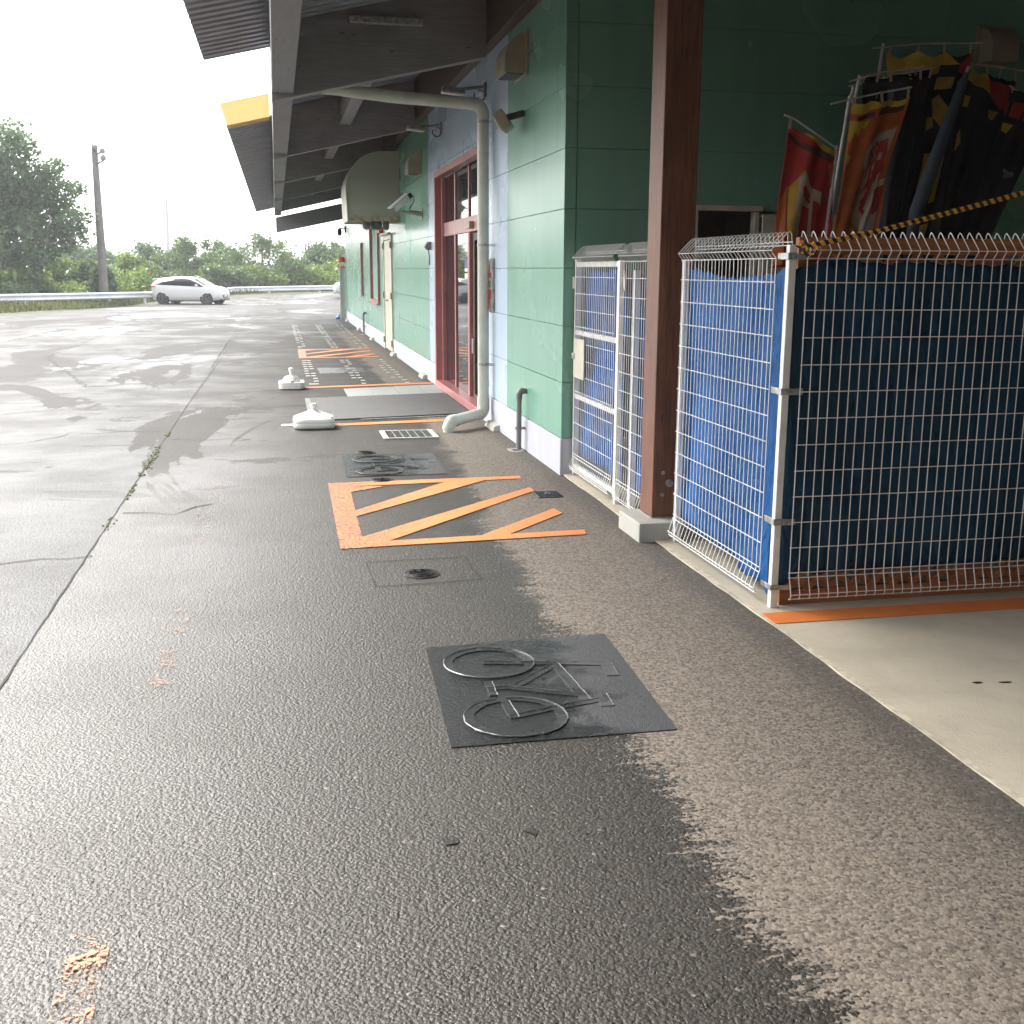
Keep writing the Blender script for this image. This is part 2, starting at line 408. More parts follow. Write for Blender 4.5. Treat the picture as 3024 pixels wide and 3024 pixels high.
M['tyre'] = mat('rubber', (.025, .025, .028), .8); M['rim'] = mat('alloy', (.16, .165, .18), .3, .1, 10, metal=.8)
M['mat_rubber'] = None
M['leaf_dark'] = leafmat('leaf_dark', (.062, .115, .052), (.10, .168, .072), (.15, .22, .08))
M['leaf_mid'] = leafmat('leaf_mid', (.055, .105, .034), (.095, .16, .048), (.16, .23, .06))
M['leaf_light'] = leafmat('leaf_light', (.085, .150, .026), (.15, .23, .04), (.26, .34, .06))
M['grass'] = leafmat('grass_blades', (.060, .085, .022), (.10, .13, .030), (.20, .18, .07)); M['soil'] = mat('verge_soil', (.055, .062, .024), .95, .3, 1.3)
M['bark'] = wood('bark', (.07, .055, .04), (.13, .11, .085), 2, .9); M['polec'] = mat('pole_concrete', (.155, .145, .135), .8, .12, 3)
M['pennant'] = mat('pole_plastic', (.62, .62, .60), .4)
def yellow():
    t = NT('yellow_sheet'); t.set(col=(.66, .54, .32), rough=.4)
    tr = t.n('ShaderNodeBsdfTranslucent'); tr.inputs[0].default_value = (.54, .45, .29, 1)
    mx = t.n('ShaderNodeMixShader'); mx.inputs[0].default_value = .85
    t.l(t.b.outputs[0], mx.inputs[1]); t.l(tr.outputs[0], mx.inputs[2]); t.l(mx.outputs[0], t.o.inputs[0]); return t.m
M['yellow'] = yellow()
def rubber():
    t = NT('ribbed_mat'); x, y, z = t.sep()
    wv = t.math('SINE', t.math('MULTIPLY', y, 260)); wx = t.math('SINE', t.math('MULTIPLY', x, 190))
    t.set(col=t.mix(t.noise(4, 4), (.052, .051, .050), (.085, .083, .08)), rough=.75); t.bump(t.math('ADD', wv, wx), .002, .35); return t.m
M['mat_rubber'] = rubber()
def awnm():
    t = NT('awning_panel'); x, y, z = t.sep()
    n = t.noise(9, 5, .7); low = t.ramp(z, 2.62, 2.42)
    rust = t.math('MULTIPLY', t.ramp(n, .42, .6), low); sp_ = t.ramp(t.noise(5, 4, .7), .66, .72)
    c = t.mix(t.noise(2, 3), (.40, .385, .31), (.47, .45, .37))
    c = t.mix(t.math('MULTIPLY', rust, .85), c, (.27, .13, .05)); c = t.mix(t.math('MULTIPLY', sp_, .6), c, (.16, .10, .06))
    t.set(col=c, rough=.55); return t.m
M['awning'] = awnm()
def flat(n, c, r=.55): return mat(n, c, r, .08, 12)
CL = {k: flat('cloth_'+k, v, .75) for k, v in dict(red=(.42, .028, .028), orange=(.50, .13, .025), yellow=(.58, .42, .04), black=(.012, .011, .012), brown=(.10, .035, .022), white=(.55, .50, .42), gold=(.48, .30, .03), grey=(.075, .10, .125), cream=(.50, .42, .30)).items()}

# ------------------------------------------------------------------ ground
EDGE = [(-70, -40), (-60, 14), (-30, 26), (-14, 33.5), (-9.1, 40.6), (-7.9, 47), (-7.2, 56), (-6.9, 62), (-6.6, 67.2), (-5.4, 70.6), (-3.0, 74.0), (1, 78.5), (6, 84), (16, 92), (40, 100)]
def hill(x, y):
    b = gz(x, y)
    t_ = max(0, min(1, (y-95)/60.0)); return b-.02 + .9*t_*t_*(3-2*t_)
b = MB()
xs = sorted(set([-1500, -600, -250, -120]+list(range(-60, 61, 4))+[120, 250, 600, 1500])); ys = sorted(set([-300, -100, -40]+list(range(-20, 160, 4))+[200, 300, 600, 1500, 2500]))
for yy in ys:
    for xx in xs: b.v.append((xx, yy, hill(xx, yy)-.03))
nx = len(xs)
for j in range(len(ys)-1):
    for i in range(nx-1): b.f.append((j*nx+i, j*nx+i+1, (j+1)*nx+i+1, (j+1)*nx+i))
tag(b.build('ground', M['soil'], smooth=True), 'grassy soil beyond the car park', kind='structure')
# asphalt lot: rows between the verge edge and the right
def edge_x(y):
    for (x0, y0), (x1, y1) in zip(EDGE, EDGE[1:]):
        if y0 <= y <= y1: return x0+(x1-x0)*(y-y0)/(y1-y0)
    return EDGE[-1][0]
b = MB(); rows = [-40, -20, -8, 0, 4, 8, 12, 16, 20, 24, 28, 32, 36]+[36+2*i for i in range(1, 33)]; ncol = 28
for yy in rows:
    x0 = edge_x(yy)+.12*math.sin(yy*2.3)
    xr = 60
    for i in range(ncol):
        u = i/(ncol-1); xx = x0+(xr-x0)*(u**1.7); b.v.append((xx, yy, gz(xx, yy)))
for j in range(len(rows)-1):
    for i in range(ncol-1): b.f.append((j*ncol+i, j*ncol+i+1, (j+1)*ncol+i+1, (j+1)*ncol+i))
tag(b.build('car_park', M['asphalt'], smooth=True), 'wet asphalt car park with a dry strip along the shop wall', kind='structure')
# concrete floor of the bicycle shelter
b = MB(); ed = [(2.178+random.uniform(-.006, .006), yy*.17-8) for yy in range(0, 98)]
ed = [p for p in ed if p[1] < 8.5]+[(2.178, 8.52)]
b.prism([(9.5, -8)]+[(9.5, 8.52)]+ed[::-1], -.05, .012)
b2 = MB(); yy = -2.0; rowp = []
while yy < 8.4:
    rowp.append((2.170+random.uniform(-.005, .003), 2.190+random.uniform(-.004, .010), yy)); yy += random.uniform(.04, .12)
for xa, xb, q in rowp: b2.v += [(xa, q, .0135), (xb, q, .0135)]
for i in range(len(rowp)-1): b2.f.append((2*i, 2*i+1, 2*i+3, 2*i+2))
tag(b2.build('floor_edge', M['edge']), 'pale chipped mortar edge of the shelter floor', kind='structure')
tag(b.build('shelter_floor', M['concrete']), 'pale concrete floor of the bicycle shelter', kind='structure')

def sheet(name, polys, m_, z, label, th=.0035):
    b = MB()
    for p in polys: b.prism(p, z, z+th)
    return tag(b.build(name, m_), label, kind='structure')
# seam crack along the lot
def crackpath(pts, w_, jit, step=.12):
    out = []
    for (a, b_) in zip(pts, pts[1:]):
        a = Vector(a); b_ = Vector(b_); n = max(2, int((b_-a).length/step))
        for i in range(n): out.append(a.lerp(b_, i/n))
    out.append(Vector(pts[-1])); L = []; Rr = []; ph = random.random()*9
    for i, p in enumerate(out):
        t_ = (out[min(i+1, len(out)-1)]-out[max(i-1, 0)]).normalized(); nrm = Vector((-t_.y, t_.x))
        j = jit*(math.sin(i*1.7+ph)+random.uniform(-1, 1)*.7); ww = w_*random.uniform(.35, 1.25)
        L.append(p+nrm*(j+ww)); Rr.append(p+nrm*(j-ww))
    return L, Rr
def crack(name, paths, w_, jit, label):
    b = MB()
    for pts in paths:
        L, Rr = crackpath(pts, w_, jit); n = len(L); k = len(b.v)
        for p, q in zip(L, Rr): b.v += [(p[0], p[1], gz(p[0], p[1])+.004), (q[0], q[1], gz(q[0], q[1])+.004)]
        for i in range(n-1): b.f.append((k+2*i, k+2*i+1, k+2*i+3, k+2*i+2))
    return tag(b.build(name, M['crack']), label, kind='structure')
crack('pavement_seam', [[(-1.10, 1.5), (-1.115, 4.4), (-1.112, 8), (-1.10, 13.5), (-1.03, 22), (-.96, 33)]], .005, .002, 'long dark seam running up the car park')
crack('pavement_crack', [[(-4.5, 10.7), (-2.56, 10.95), (-2.28, 11.1), (-2.05, 11.6), (-1.14, 11.62)], [(-1.07, 7.63), (-.74, 7.58), (-.5, 7.85)], [(-1.04, 11), (-.3, 10.9)], [(-1.09, 14.95), (0, 15.32)],
      [(-1.09, 6.52), (-1.6, 6.40)], [(-4.15, 21.8), (-4.2, 30)], [(-4.15, 21.8), (-2.6, 16.2), (-1.1, 17)], [(-9, 24), (-6, 21.5), (-4.15, 21.8)], [(-3, 38), (4, 39.5)], [(-6, 44), (-1, 36), (-1, 33)], [(-5, 13.6), (-3.2, 13.2), (-2, 13.9), (-1.1, 13.7)], [(-6, 17), (-3.5, 18.2), (-2.2, 17.6)], [(-1.1, 12.6), (-.5, 12.4), (.1, 12.5)], [(-1.08, 18), (-.2, 18.6), (.2, 18.4)], [(-7, 30), (-3, 28.5), (-1, 29)]], .008, .035, 'fine cracks across the wet asphalt')
# moss in the seam
b = MB()
for y0, y1, n in ((7.1, 7.5, 14), (8.1, 8.7, 26), (9.3, 10.6, 70), (11.2, 11.5, 20), (19, 27, 120), (9.0, 9.3, 10)):
    for i in range(n):
        yy = random.uniform(y0, y1); xx = -1.107+.006*(yy-8)/10+random.gauss(0, .016); r_ = random.uniform(.004, .012)
        b.lathe([(r_, 0), (r_*.8, r_*.5), (r_*.2, r_*.8)], (xx, yy, .003), 6)
tag(b.build('moss', M['moss'], smooth=True), 'yellow green moss in the asphalt seam', kind='stuff')

# hatched orange markings
def hatch(name, ox, oy, kx, ky, label):
    f = lambda P: [(ox+(x-.31)*kx, oy+(y-6.39)*ky) for x, y in P]
    P = [[(.325, 8.47), (.307, 6.39), (.462, 6.40), (.452, 6.60), (.480, 8.45)],
         [(.325, 8.47), (1.829, 8.515), (1.815, 8.40), (.478, 8.31)], [(.46, 8.31), (.74, 8.28), (.46, 8.08)],
         [(1.24, 8.40), (1.56, 8.42), (.463, 7.26), (.463, 7.44)],
         [(1.80, 8.03), (1.81, 7.90), (.60, 6.53), (.45, 6.52), (.45, 6.66)],
         [(1.80, 7.26), (1.82, 7.10), (1.34, 6.56), (1.13, 6.52)], [(1.835, 6.60), (1.815, 6.48), (.46, 6.40), (.46, 6.525)]]
    for i, p in enumerate(P): pass
    b = MB()
    for i, p in enumerate(P): b.prism(f(p), .002, .0045+.0003*i)
    return tag(b.build(name, M['orange']), label, kind='structure')
hatch('hatched_marking', .31, 6.39, 1, 1, 'near cracked orange hatched box painted on the wet asphalt')
hatch('hatched_marking', .355, 20.87, .965, 1.13, 'far orange hatched box painted beside the cream door')
sheet('orange_line', [[(-.005, 11.905), (.12, 11.912), (.12, 11.75), (-.005, 11.73)]], M['glue'], .002, 'worn pale stub of a painted line')
sheet('orange_line', [[(.54, 11.835), (1.79, 12.03), (1.76, 11.84), (.54, 11.675)]], M['orange_new'], .002, 'orange painted line in front of the door mat')
sheet('orange_line', [[(.329, 15.70), (2.14, 16.07), (2.14, 15.90), (.329, 15.535)]], M['orange_new'], .002, 'orange painted line beyond the grey tiles')
sheet('orange_line', [[(2.185, 4.716), (5.5, 4.707), (5.5, 4.557), (2.185, 4.558)]], M['orange_new'], .0125, 'orange line across the concrete shelter floor')
FP = []
for (x0, x1, y0, y1) in ((-.57, -.43, 13.2, 15.0), (-.60, -.44, 12.0, 12.3), (-.55, -.45, 8.0, 8.6), (-.58, -.47, 6.7, 7.7), (-.57, -.46, 4.95, 5.35), (-.56, -.47, 4.2, 4.75), (-.55, -.455, 2.05, 2.62)):
    FP.append([(x0, y0), (x1, y0), (x1, y1), (x0, y1)])
sheet('faded_line', FP[-1:], M['faint'], .002, 'worn orange paint flecks on the asphalt at the bottom edge')
sheet('faded_line', FP[:-1], M['faint2'], .002, 'almost worn away orange line in the open asphalt')
sheet('faded_line', [[(-6.2, 27.2), (-6.05, 26.3), (-5.85, 28.8), (-6.0, 28.7)], [(-6.02, 28.7), (-5.86, 28.8), (-5.85, 30.7), (-5.95, 30.6)]], M['yellowline'], .002, 'short faded yellow line far out in the lot')
# glue residue of removed tactile paving
GP = []
for i in range(42):
    yy = 16.05+i*.42
    if 20.5 < yy < 23.6: continue
    for x0, x1 in ((.385, .455), (.475, .545), (1.06, 1.13), (1.15, 1.21), (1.76, 1.83)):
        if x0 < 1 and i > 11 and random.random() < .35: continue
        if random.random() < .12: continue
        dx = random.uniform(-.01, .01); GP.append([(x0+dx, yy), (x1+dx, yy), (x1+dx, yy+.11), (x0+dx, yy+.11)])
        if x0 > 1.5 and random.random() < .5: GP.append([(x0+dx-.12, yy), (x1+dx-.12, yy), (x1+dx-.12, yy+.09), (x0+dx-.12, yy+.09)])
sheet('glue_marks', GP, M['glue'], .002, 'rows of pale glue dashes left by removed tactile paving')

# blacked-out bicycle markings
def bike(ox, oy, label, rect, kx=1.0, ky=1.0):
    root = tag(thing('bicycle_marking', None, None, (ox, oy, 0)), label, kind='structure')
    f = lambda x, y: (ox+(x-.56)*kx, oy+(y-3.52)*ky)
    MB().prism([f(*p) for p in rect], .001, .004).build('blackout_patch', M['patch'], root)
    b = MB(); e_ = MB(); z0, z1 = .0035, .0075
    def edge(P, r_=.003):
        if oy > 6: r_ *= .6
        run = []
        for i, p in enumerate(P):
            run.append(Vector((p[0]+random.uniform(-.0018, .0018), p[1]+random.uniform(-.0018, .0018), z1)))
            if random.random() < .10 or i == len(P)-1:
                if len(run) > 2: e_.tube(run, [r_*random.uniform(.55, 1.25) for _ in run], 5)
                run = [run[-1]] if random.random() < .5 else []
    def ring(cx, cy_, rx, ry, w_):
        n = 44; k = len(b.v)
        for i in range(n):
            a = 2*math.pi*i/n; jj = random.uniform(-.003, .003)
            for rr, zz in ((1, z0), (1, z1), (1-w_, z1), (1-w_, z0)):
                b.v.append((*f(cx+(rx*rr+jj)*math.cos(a), cy_+(ry*rr+jj)*math.sin(a)), zz))
        for i in range(n):
            i2 = (i+1) % n
            for q in range(3): b.f.append((k+4*i+q, k+4*i2+q, k+4*i2+q+1, k+4*i+q+1))
        for rr in (1.0,): edge([f(cx+rx*rr*math.cos(2*math.pi*i/60), cy_+ry*rr*math.sin(2*math.pi*i/60)) for i in range(61)], .0034 if rr == 1 else .0018)
    ring(.799, 4.325, .188, .183, .20); ring(.791, 3.744, .190, .185, .20)
    def band(pts, w_):
        for (a, c) in zip(pts, pts[1:]):
            a = Vector(f(*a)).to_3d(); c = Vector(f(*c)).to_3d(); t_ = (c-a).normalized(); a -= t_*w_*.4; c += t_*w_*.4
            nrm = Vector((-t_.y, t_.x, 0))*w_/2
            b.prism([tuple((a-nrm)[:2]), tuple((c-nrm)[:2]), tuple((c+nrm)[:2]), tuple((a+nrm)[:2])], z0, z1+random.uniform(-.0006, .0006))
            for sg in (1,): edge([tuple((a.lerp(c, i/14)+nrm*sg)[:2]) for i in range(15)], .0024)
    band([(.79, 4.325), (1.06, 4.265), (1.27, 4.215)], .035); band([(1.27, 4.20), (1.262, 4.10)], .05)
    band([(1.062, 4.25), (1.085, 3.86)], .04); band([(.84, 4.025), (1.06, 4.245)], .034); band([(.84, 4.02), (1.075, 3.90)], .034)
    band([(.79, 3.744), (.97, 3.80), (1.16, 3.845)], .034); band([(1.155, 3.885), (1.15, 3.795)], .05)
    band([(.78, 3.88), (.785, 3.745)], .034); band([(.755, 4.09), (.75, 3.97)], .03); band([(.75, 4.03), (.84, 4.03)], .03)
    rb_ = b.build('raised_bicycle', M['relief'], root, smooth=30); e_.build('worn_outline', M['ridge'], rb_, smooth=True)
bike(.564, 3.52, 'near blacked out bicycle symbol on a dark square patch', [(.564, 4.564), (1.377, 4.604), (1.331, 3.524), (.519, 3.525)])
bike(.53, 8.71, 'second blacked out bicycle symbol between the round covers', [(.53, 4.59), (1.33, 4.57), (1.31, 3.53), (.51, 3.51)])
sheet('blackout_patch', [[(.60, 18.77), (1.35, 18.75), (1.32, 17.8), (.61, 17.7)]], M['patch'], .001, 'far dark blacked out square beyond the grey tiles')
sheet('tar_spots', [[(.398, 3.075), (.42, 3.09), (.485, 3.087), (.482, 3.078), (.425, 3.08), (.405, 3.05)], [(.401, 2.912), (.43, 2.92), (.452, 2.90), (.445, 2.878), (.41, 2.872)], [(.641, 2.916), (.668, 2.93), (.682, 2.90), (.672, 2.878)],
      [(2.63, 3.715), (2.67, 3.717), (2.668, 3.70), (2.635, 3.698)], [(2.735, 3.70), (2.79, 3.695), (2.775, 3.683), (2.74, 3.687)]], M['tar'], .0125, 'small dark tar spots') if False else None
b = MB()
for p, z in (([(.401, 2.912), (.43, 2.92), (.452, 2.90), (.445, 2.878), (.41, 2.872)], .002), ([(.641, 2.916), (.668, 2.93), (.682, 2.90), (.672, 2.878)], .002),
             ([(2.63, 3.712), (2.65, 3.717), (2.67, 3.712), (2.668, 3.702), (2.64, 3.699)], .0125), ([(2.735, 3.697), (2.76, 3.699), (2.79, 3.69), (2.775, 3.683), (2.745, 3.687)], .0125)):
    b.prism(p, z, z+.002)
tag(b.build('tar_spots', M['tar']), 'small dark stains on the paving', kind='structure')
# threshold: tiles, mat
b = MB()
for i in range(4):
    x0 = .84+i*.345; x1 = x0+.340
    ya, yb_ = 14.40+(x0-.84)*.13, 15.36+(x0-.84)*.30*.9
    b.prism([(x0, ya), (x1, ya+.045), (x1, yb_+.10), (x0, yb_)], .0, .008)
tag(b.build('entrance_tiles', M['tile']), 'row of grey paving tiles leading to the entrance', kind='structure')
b = MB().prism([(.36, 12.10), (2.11, 12.47), (2.11, 14.58), (.36, 14.26)], .001, .014)
o = tag(b.build('door_mat', M['mat_rubber'], bevel=.004), 'large dark grey ribbed mat in front of the entrance', 'mat')
MB().prism([(.295, 12.45), (.355, 12.46), (.355, 14.26), (.295, 14.26)], .001, .010).build('edge_strip', M['greypvc'], o)
MB().prism([(.84, 12.09), (1.95, 12.29), (1.95, 12.335), (.84, 12.125)], .0005, .012).build('edge_strip', M['steel'], o)
# concrete slab with a round cover
crack('slab_joint', [[(.429, 6.063), (.98, 6.075)], [(.43, 6.063), (.44, 5.56)], [(.985, 6.07), (1.0, 5.60)], [(.44, 5.56), (.72, 5.575), (1.0, 5.60)]], .006, .002, 'square joint cut around a round cover')
def cover(x, y, r_, label, rough=False):
    root = thing('manhole_cover', label, 'manhole cover', (x, y, 0), 0)
    MB().lathe([(r_*1.12, 0), (r_*1.12, .004), (r_*1.02, .006), (r_*1.02, .002)], (x, y, 0), 40).build('frame_ring', M['iron'], root, smooth=30)
    b = MB().lathe([(r_, .0005), (r_, .004), (r_*.96, .005)], (x, y, 0), 40)
    for rr in (.80, .52, .3):
        n = 40; k = len(b.v)
        for i in range(n):
            a = 2*math.pi*i/n
            for q, zz in ((rr*r_, .004), (rr*r_*.97, .010), (rr*r_*.90, .010), (rr*r_*.87, .004)): b.v.append((x+q*math.cos(a), y+q*math.sin(a), zz))
        for i in range(n):
            if (i % 10) in (0, 1) and rr != .3: continue
            for q in range(3): b.f.append((k+4*i+q, k+4*((i+1) % n)+q, k+4*((i+1) % n)+q+1, k+4*i+q+1))
    for rr, n in ((.67, 14), (.41, 9)):
        for i in range(n):
            a = 2*math.pi*i/n+.2; s_ = r_*.055
            b.lathe([(s_, .004), (s_*.8, .011)], (x+rr*r_*math.cos(a), y+rr*r_*math.sin(a), 0), 8)
    b.build('lid', M['iron'], root, smooth=30)
cover(.703, 5.765, .088, 'round iron cover inside the square joint near the orange hatching')
cover(.742, 8.535, .085, 'round wet iron cover touching the far edge of the near orange hatching')
cover(.722, 9.895, .080, 'round iron cover just beyond the second bicycle symbol')
root = thing('valve_cover', 'small square iron cover with a raised mark beside the orange hatching', 'valve cover', (1.87, 7.76, 0))
MB().prism([(1.779, 7.884), (1.978, 7.881), (1.961, 7.632), (1.775, 7.635)], .0005, .005).build('lid', M['iron'], root, bevel=.002)
b = MB()
for i in range(7): b.box(1.795, 1.965, 7.655+i*.032, 7.664+i*.032, .005, .008)
b.bar((1.85, 7.72, .008), (1.87, 7.80, .008), .012, .006); b.bar((1.89, 7.72, .008), (1.87, 7.80, .008), .012, .006); b.bar((1.857, 7.75, .008), (1.883, 7.75, .008), .01, .005)
b.build('raised_mark', M['iron'], root)
# drain grate
root = thing('drain_grate', 'rectangular steel drain grate in front of the downpipe', 'drain grate', (1.21, 10.94, 0))
b = MB()
for (x0, x1, y0, y1) in ((.955, 1.005, 10.66, 11.2), (1.44, 1.49, 10.66, 11.2), (1.005, 1.44, 10.66, 10.69), (1.005, 1.44, 11.17, 11.2)): b.box(x0, x1, y0, y1, 0, .012)
b.build('frame', M['block'], root, bevel=.003)
MB().box(1.005, 1.44, 10.69, 11.17, .0005, .003).build('slot_floor', M['black'], root)
b = MB()
for i in range(1, 6): b.box(1.005+i*.073-.004, 1.005+i*.073+.004, 10.69, 11.17, .003, .011)
for i in range(1, 16): b.box(1.005, 1.44, 10.69+i*.03-.0015, 10.69+i*.03+.0015, .003, .009)
b.build('bars', M['steel'], root)

# ------------------------------------------------------------------ shop building
WX, CY, FY = 2.165, 8.51, 36.3
SZ = [.296, .735, 1.175, 1.614, 2.055, 2.496, 2.940, 3.385, 3.83, 4.28]
def dk(x): return 3.79+.23*x
def rb(x): return 3.12+.23*x
shop = thing('shop_building', 'long mint green shop with dark overhanging eaves', 'shop', (WX, CY, 0))
openings = [(11.95, 15.50, -.1, 2.87), (21.62, 23.25, -.1, 2.24), (24.38, 26.42, .866, 2.575), (29.1, 29.30, .94, 2.25)]
def wallband(b, y0, y1, z0, z1, x0, x1, g=.004):
    """panel boxes between seams, minus the openings"""
    segs = [(y0, y1)]
    for (a, c, zl, zh) in openings:
        if zh <= z0 or zl >= z1: continue
        ns = []
        for (s0, s1) in segs:
            if c <= s0 or a >= s1: ns.append((s0, s1)); continue
            lo, hi = max(z0, zl), min(z1, zh)
            if s0 < a: ns.append((s0, a))
            if c < s1: ns.append((c, s1))
            if lo > z0+.03: b.box(x0, x1, max(a, s0), min(c, s1), z0+g, lo)
            if hi < z1-.03: b.box(x0, x1, max(a, s0), min(c, s1), hi, z1-g)
        segs = ns
    for (s0, s1) in segs:
        if s1-s0 > .02: b.box(x0, x1, s0+g/2, s1-g/2, z0+g/2, z1-g/2)
PX = WX+.016
gcuts = [8.56, 10.69]; bcuts = [10.69, 13.1, 16.35]; g2 = [16.35, 18.65, 21.62, 24.9, 28, 31, 34, FY]
for cuts, mm, nm in ((gcuts, 'green', 'green_cladding'), (bcuts, 'blue', 'blue_cladding'), (g2, 'green', 'green_cladding')):
    b = MB()
    for c0, c1 in zip(cuts, cuts[1:]):
        for z0, z1 in zip(SZ, SZ[1:]):
            wallband(b, c0, c1, z0, z1, WX, PX)
    b.build(nm, M[mm], shop, bevel=.0015, seg=1)
MB().box(WX-.002, PX, 18.64, 19.2, 1.616, 2.052).build('repaired_panel', M['cyan'], shop)
# corner trim and end wall
b = MB()
for z0, z1 in zip(SZ, SZ[1:]):
    b.box(WX-.004, PX, CY-.004, 8.556, z0+.002, z1-.002); b.box(PX, 2.252, CY-.004, CY+.012, z0+.002, z1-.002)
b.build('corner_trim', M['green'], shop, bevel=.002)
b = MB(); ec = [2.256, 5.26, 8.3, 9.5]
SZE = SZ+[4.72, 5.16, 5.6, 6.05]
for c0, c1 in zip(ec, ec[1:]):
    for z0, z1 in zip(SZE, SZE[1:]):
        if c0 < 3 and z1 < 2.2:
            b.box(c0+.002, 3.23, CY, CY+.016, z0+.002, z1-.002); b.box(3.92, c1-.002, CY, CY+.016, z0+.002, z1-.002)
        else: b.box(c0+.002, c1-.002, CY, CY+.016, z0+.002, z1-.002)
b.build('green_cladding', M['green'], shop, bevel=.0015, seg=1)
b = MB()
segs = [(8.54, 11.95), (15.5, 21.62), (23.25, FY)]
for a, c in segs: b.box(PX+.001, PX+.05, a, c, 0, 4.4)
b.box(PX+.001, PX+.05, 11.95, 15.5, 2.88, 4.4); b.box(PX+.001, PX+.05, 21.62, 23.25, 2.25, 4.4)
b.box(PX+.05, 3.23, CY+.02, CY+.06, 0, 5.5); b.box(3.92, 9.5, CY+.02, CY+.06, 0, 6); b.box(3.23, 3.92, CY+.02, CY+.06, 2.09, 6)
b.build('wall_core', M['seam'], shop)
for a, c in segs[1:]: MB().box(WX-.012, PX, a, c, -.03, SZ[0]-.004).build('plinth', M['plinth'], shop, bevel=.003)
b = MB().box(WX-.012, PX, CY-.012, 11.95, -.03, SZ[0]-.004)
b.box(PX, 3.23, CY-.012, CY+.016, -.03, SZ[0]-.004)
MB().box(3.92, 9.5, CY-.012, CY+.016, -.03, SZ[0]-.004).build('plinth', M['plinth'], shop, bevel=.003)
b.build('plinth', M['plinth'], shop, bevel=.003)
MB().box(WX, 9.5, FY, FY+.05, 0, 5.2).build('end_wall', M['green'], shop)
# dark room behind the entrance and the side door
b = MB().box(PX+.4, PX+.42, 11.6, 15.9, 0, 3.2); b.build('inner_partition', M['black'], shop)
b = MB().box(3.1, 4.1, CY+1.2, CY+1.22, 0, 2.4).box(3.18, 3.2, CY+.06, CY+1.2, 0, 2.4).box(3.96, 3.98, CY+.06, CY+1.2, 0, 2.4).box(3.18, 3.98, CY+.06, CY+1.2, 2.4, 2.42)
b.build('side_room', M['hood'], shop)
# entrance
ent = MB()
X0, X1 = WX-.045, WX+.06
ent.box(X0, X1, 15.40, 15.50, 0, 2.87); ent.box(X0, X1, 11.95, 12.05, 0, 2.87); ent.box(X0, X1, 12.05, 15.40, 2.79, 2.87)
ent.box(X1-.02, X1+.05, 15.31, 15.40, .10, 2.79)
ent.box(WX+.062, X1+.045, 12.05, 15.40, 2.03, 2.205)
ent.box(X0, X1+.045, 12.05, 15.40, .012, .105)
for yy, a in ((14.40, .035), (13.36, .06)):
    ent.box(WX+.070, X1+.05, yy-a, yy+a, .105, 2.03); ent.box(WX+.072, X1+.05, yy-.03, yy+.03, 2.205, 2.79)
ent = ent.build('entrance_door', M['pink'], shop, bevel=.004)
for (a, c) in ((14.435, 15.31), (13.42, 14.365)): MB().box(X1+.028, X1+.036, a, c, .105, 2.03).build('glass_pane', M['glass'], ent)
for (a, c) in ((14.43, 15.40), (13.39, 14.37), (12.05, 13.33)): MB().box(X1+.028, X1+.036, a, c, 2.205, 2.79).build('glass_pane', M['glass'], ent)
b = MB(); XL = X1+.05
b.box(XL, XL+.04, 12.92, 13.19, .02, 2.02) if False else None
b.box(XL, XL+.045, 13.18, 13.298, .03, 2.02).box(XL, XL+.045, 12.05, 12.13, .03, 2.02).box(XL, XL+.045, 12.13, 13.18, .03, .14).box(XL, XL+.045, 12.13, 13.18, 1.93, 2.02)
b.build('sliding_leaf', M['plate'], ent, bevel=.003)
MB().box(XL+.018, XL+.026, 12.13, 13.18, .14, 1.93).build('glass_pane', M['glass'], ent)
MB().box(WX+.01, WX+.062, 12.95, 13.15, 2.06, 2.14).build('door_sensor', M['hood'], ent, bevel=.008)
MB().box(XL-.022, XL, 13.22, 13.245, .62, .80).build('pull_handle', M['white'], ent, bevel=.004)
b = MB().box(X1+.024, X1+.0275, 13.45, 13.72, 1.62, 1.72); b.build('blue_notice', flat('notice_blue', (.03, .07, .20)), ent)
for z0, z1 in ((1.575, 1.615), (1.49, 1.555)): MB().box(X1+.024, X1+.0275, 13.45, 13.72, z0, z1).build('white_notice', M['white'], ent)
MB().box(XL+.012, XL+.0175, 12.3, 12.95, 1.27, 1.50).build('paper_notice', M['cream'], ent)
# cream double door
dr = MB().box(WX-.03, WX+.03, 21.62, 21.70, .02, 2.24).box(WX-.03, WX+.03, 23.17, 23.25, .02, 2.24).box(WX-.03, WX+.03, 21.70, 23.17, 2.16, 2.24)
dr = dr.build('cream_door', M['cream'], shop, bevel=.004)
MB().box(WX-.012, WX+.02, 21.71, 22.43, .03, 2.15).build('door_leaf', M['cream'], dr, bevel=.003)
MB().box(WX-.012, WX+.02, 22.44, 23.16, .03, 2.15).build('door_leaf', M['cream'], dr, bevel=.003)
for yy in (21.66, 23.21):
    for zz in (.2, 1.1, 2.05): MB().box(WX-.055, WX-.03, yy-.045, yy+.045, zz-.06, zz+.06).build('hinge', M['hood'], dr, bevel=.004)
MB().tube([(WX-.012, 22.52, 1.0), (WX-.06, 22.52, 1.0), (WX-.06, 22.66, 1.0)], .011, 8).build('handle', M['steel'], dr, smooth=True)
MB().box(WX-.10, WX-.03, 21.55, 23.32, 2.245, 2.275).build('door_hood', M['hood'], dr, bevel=.004)
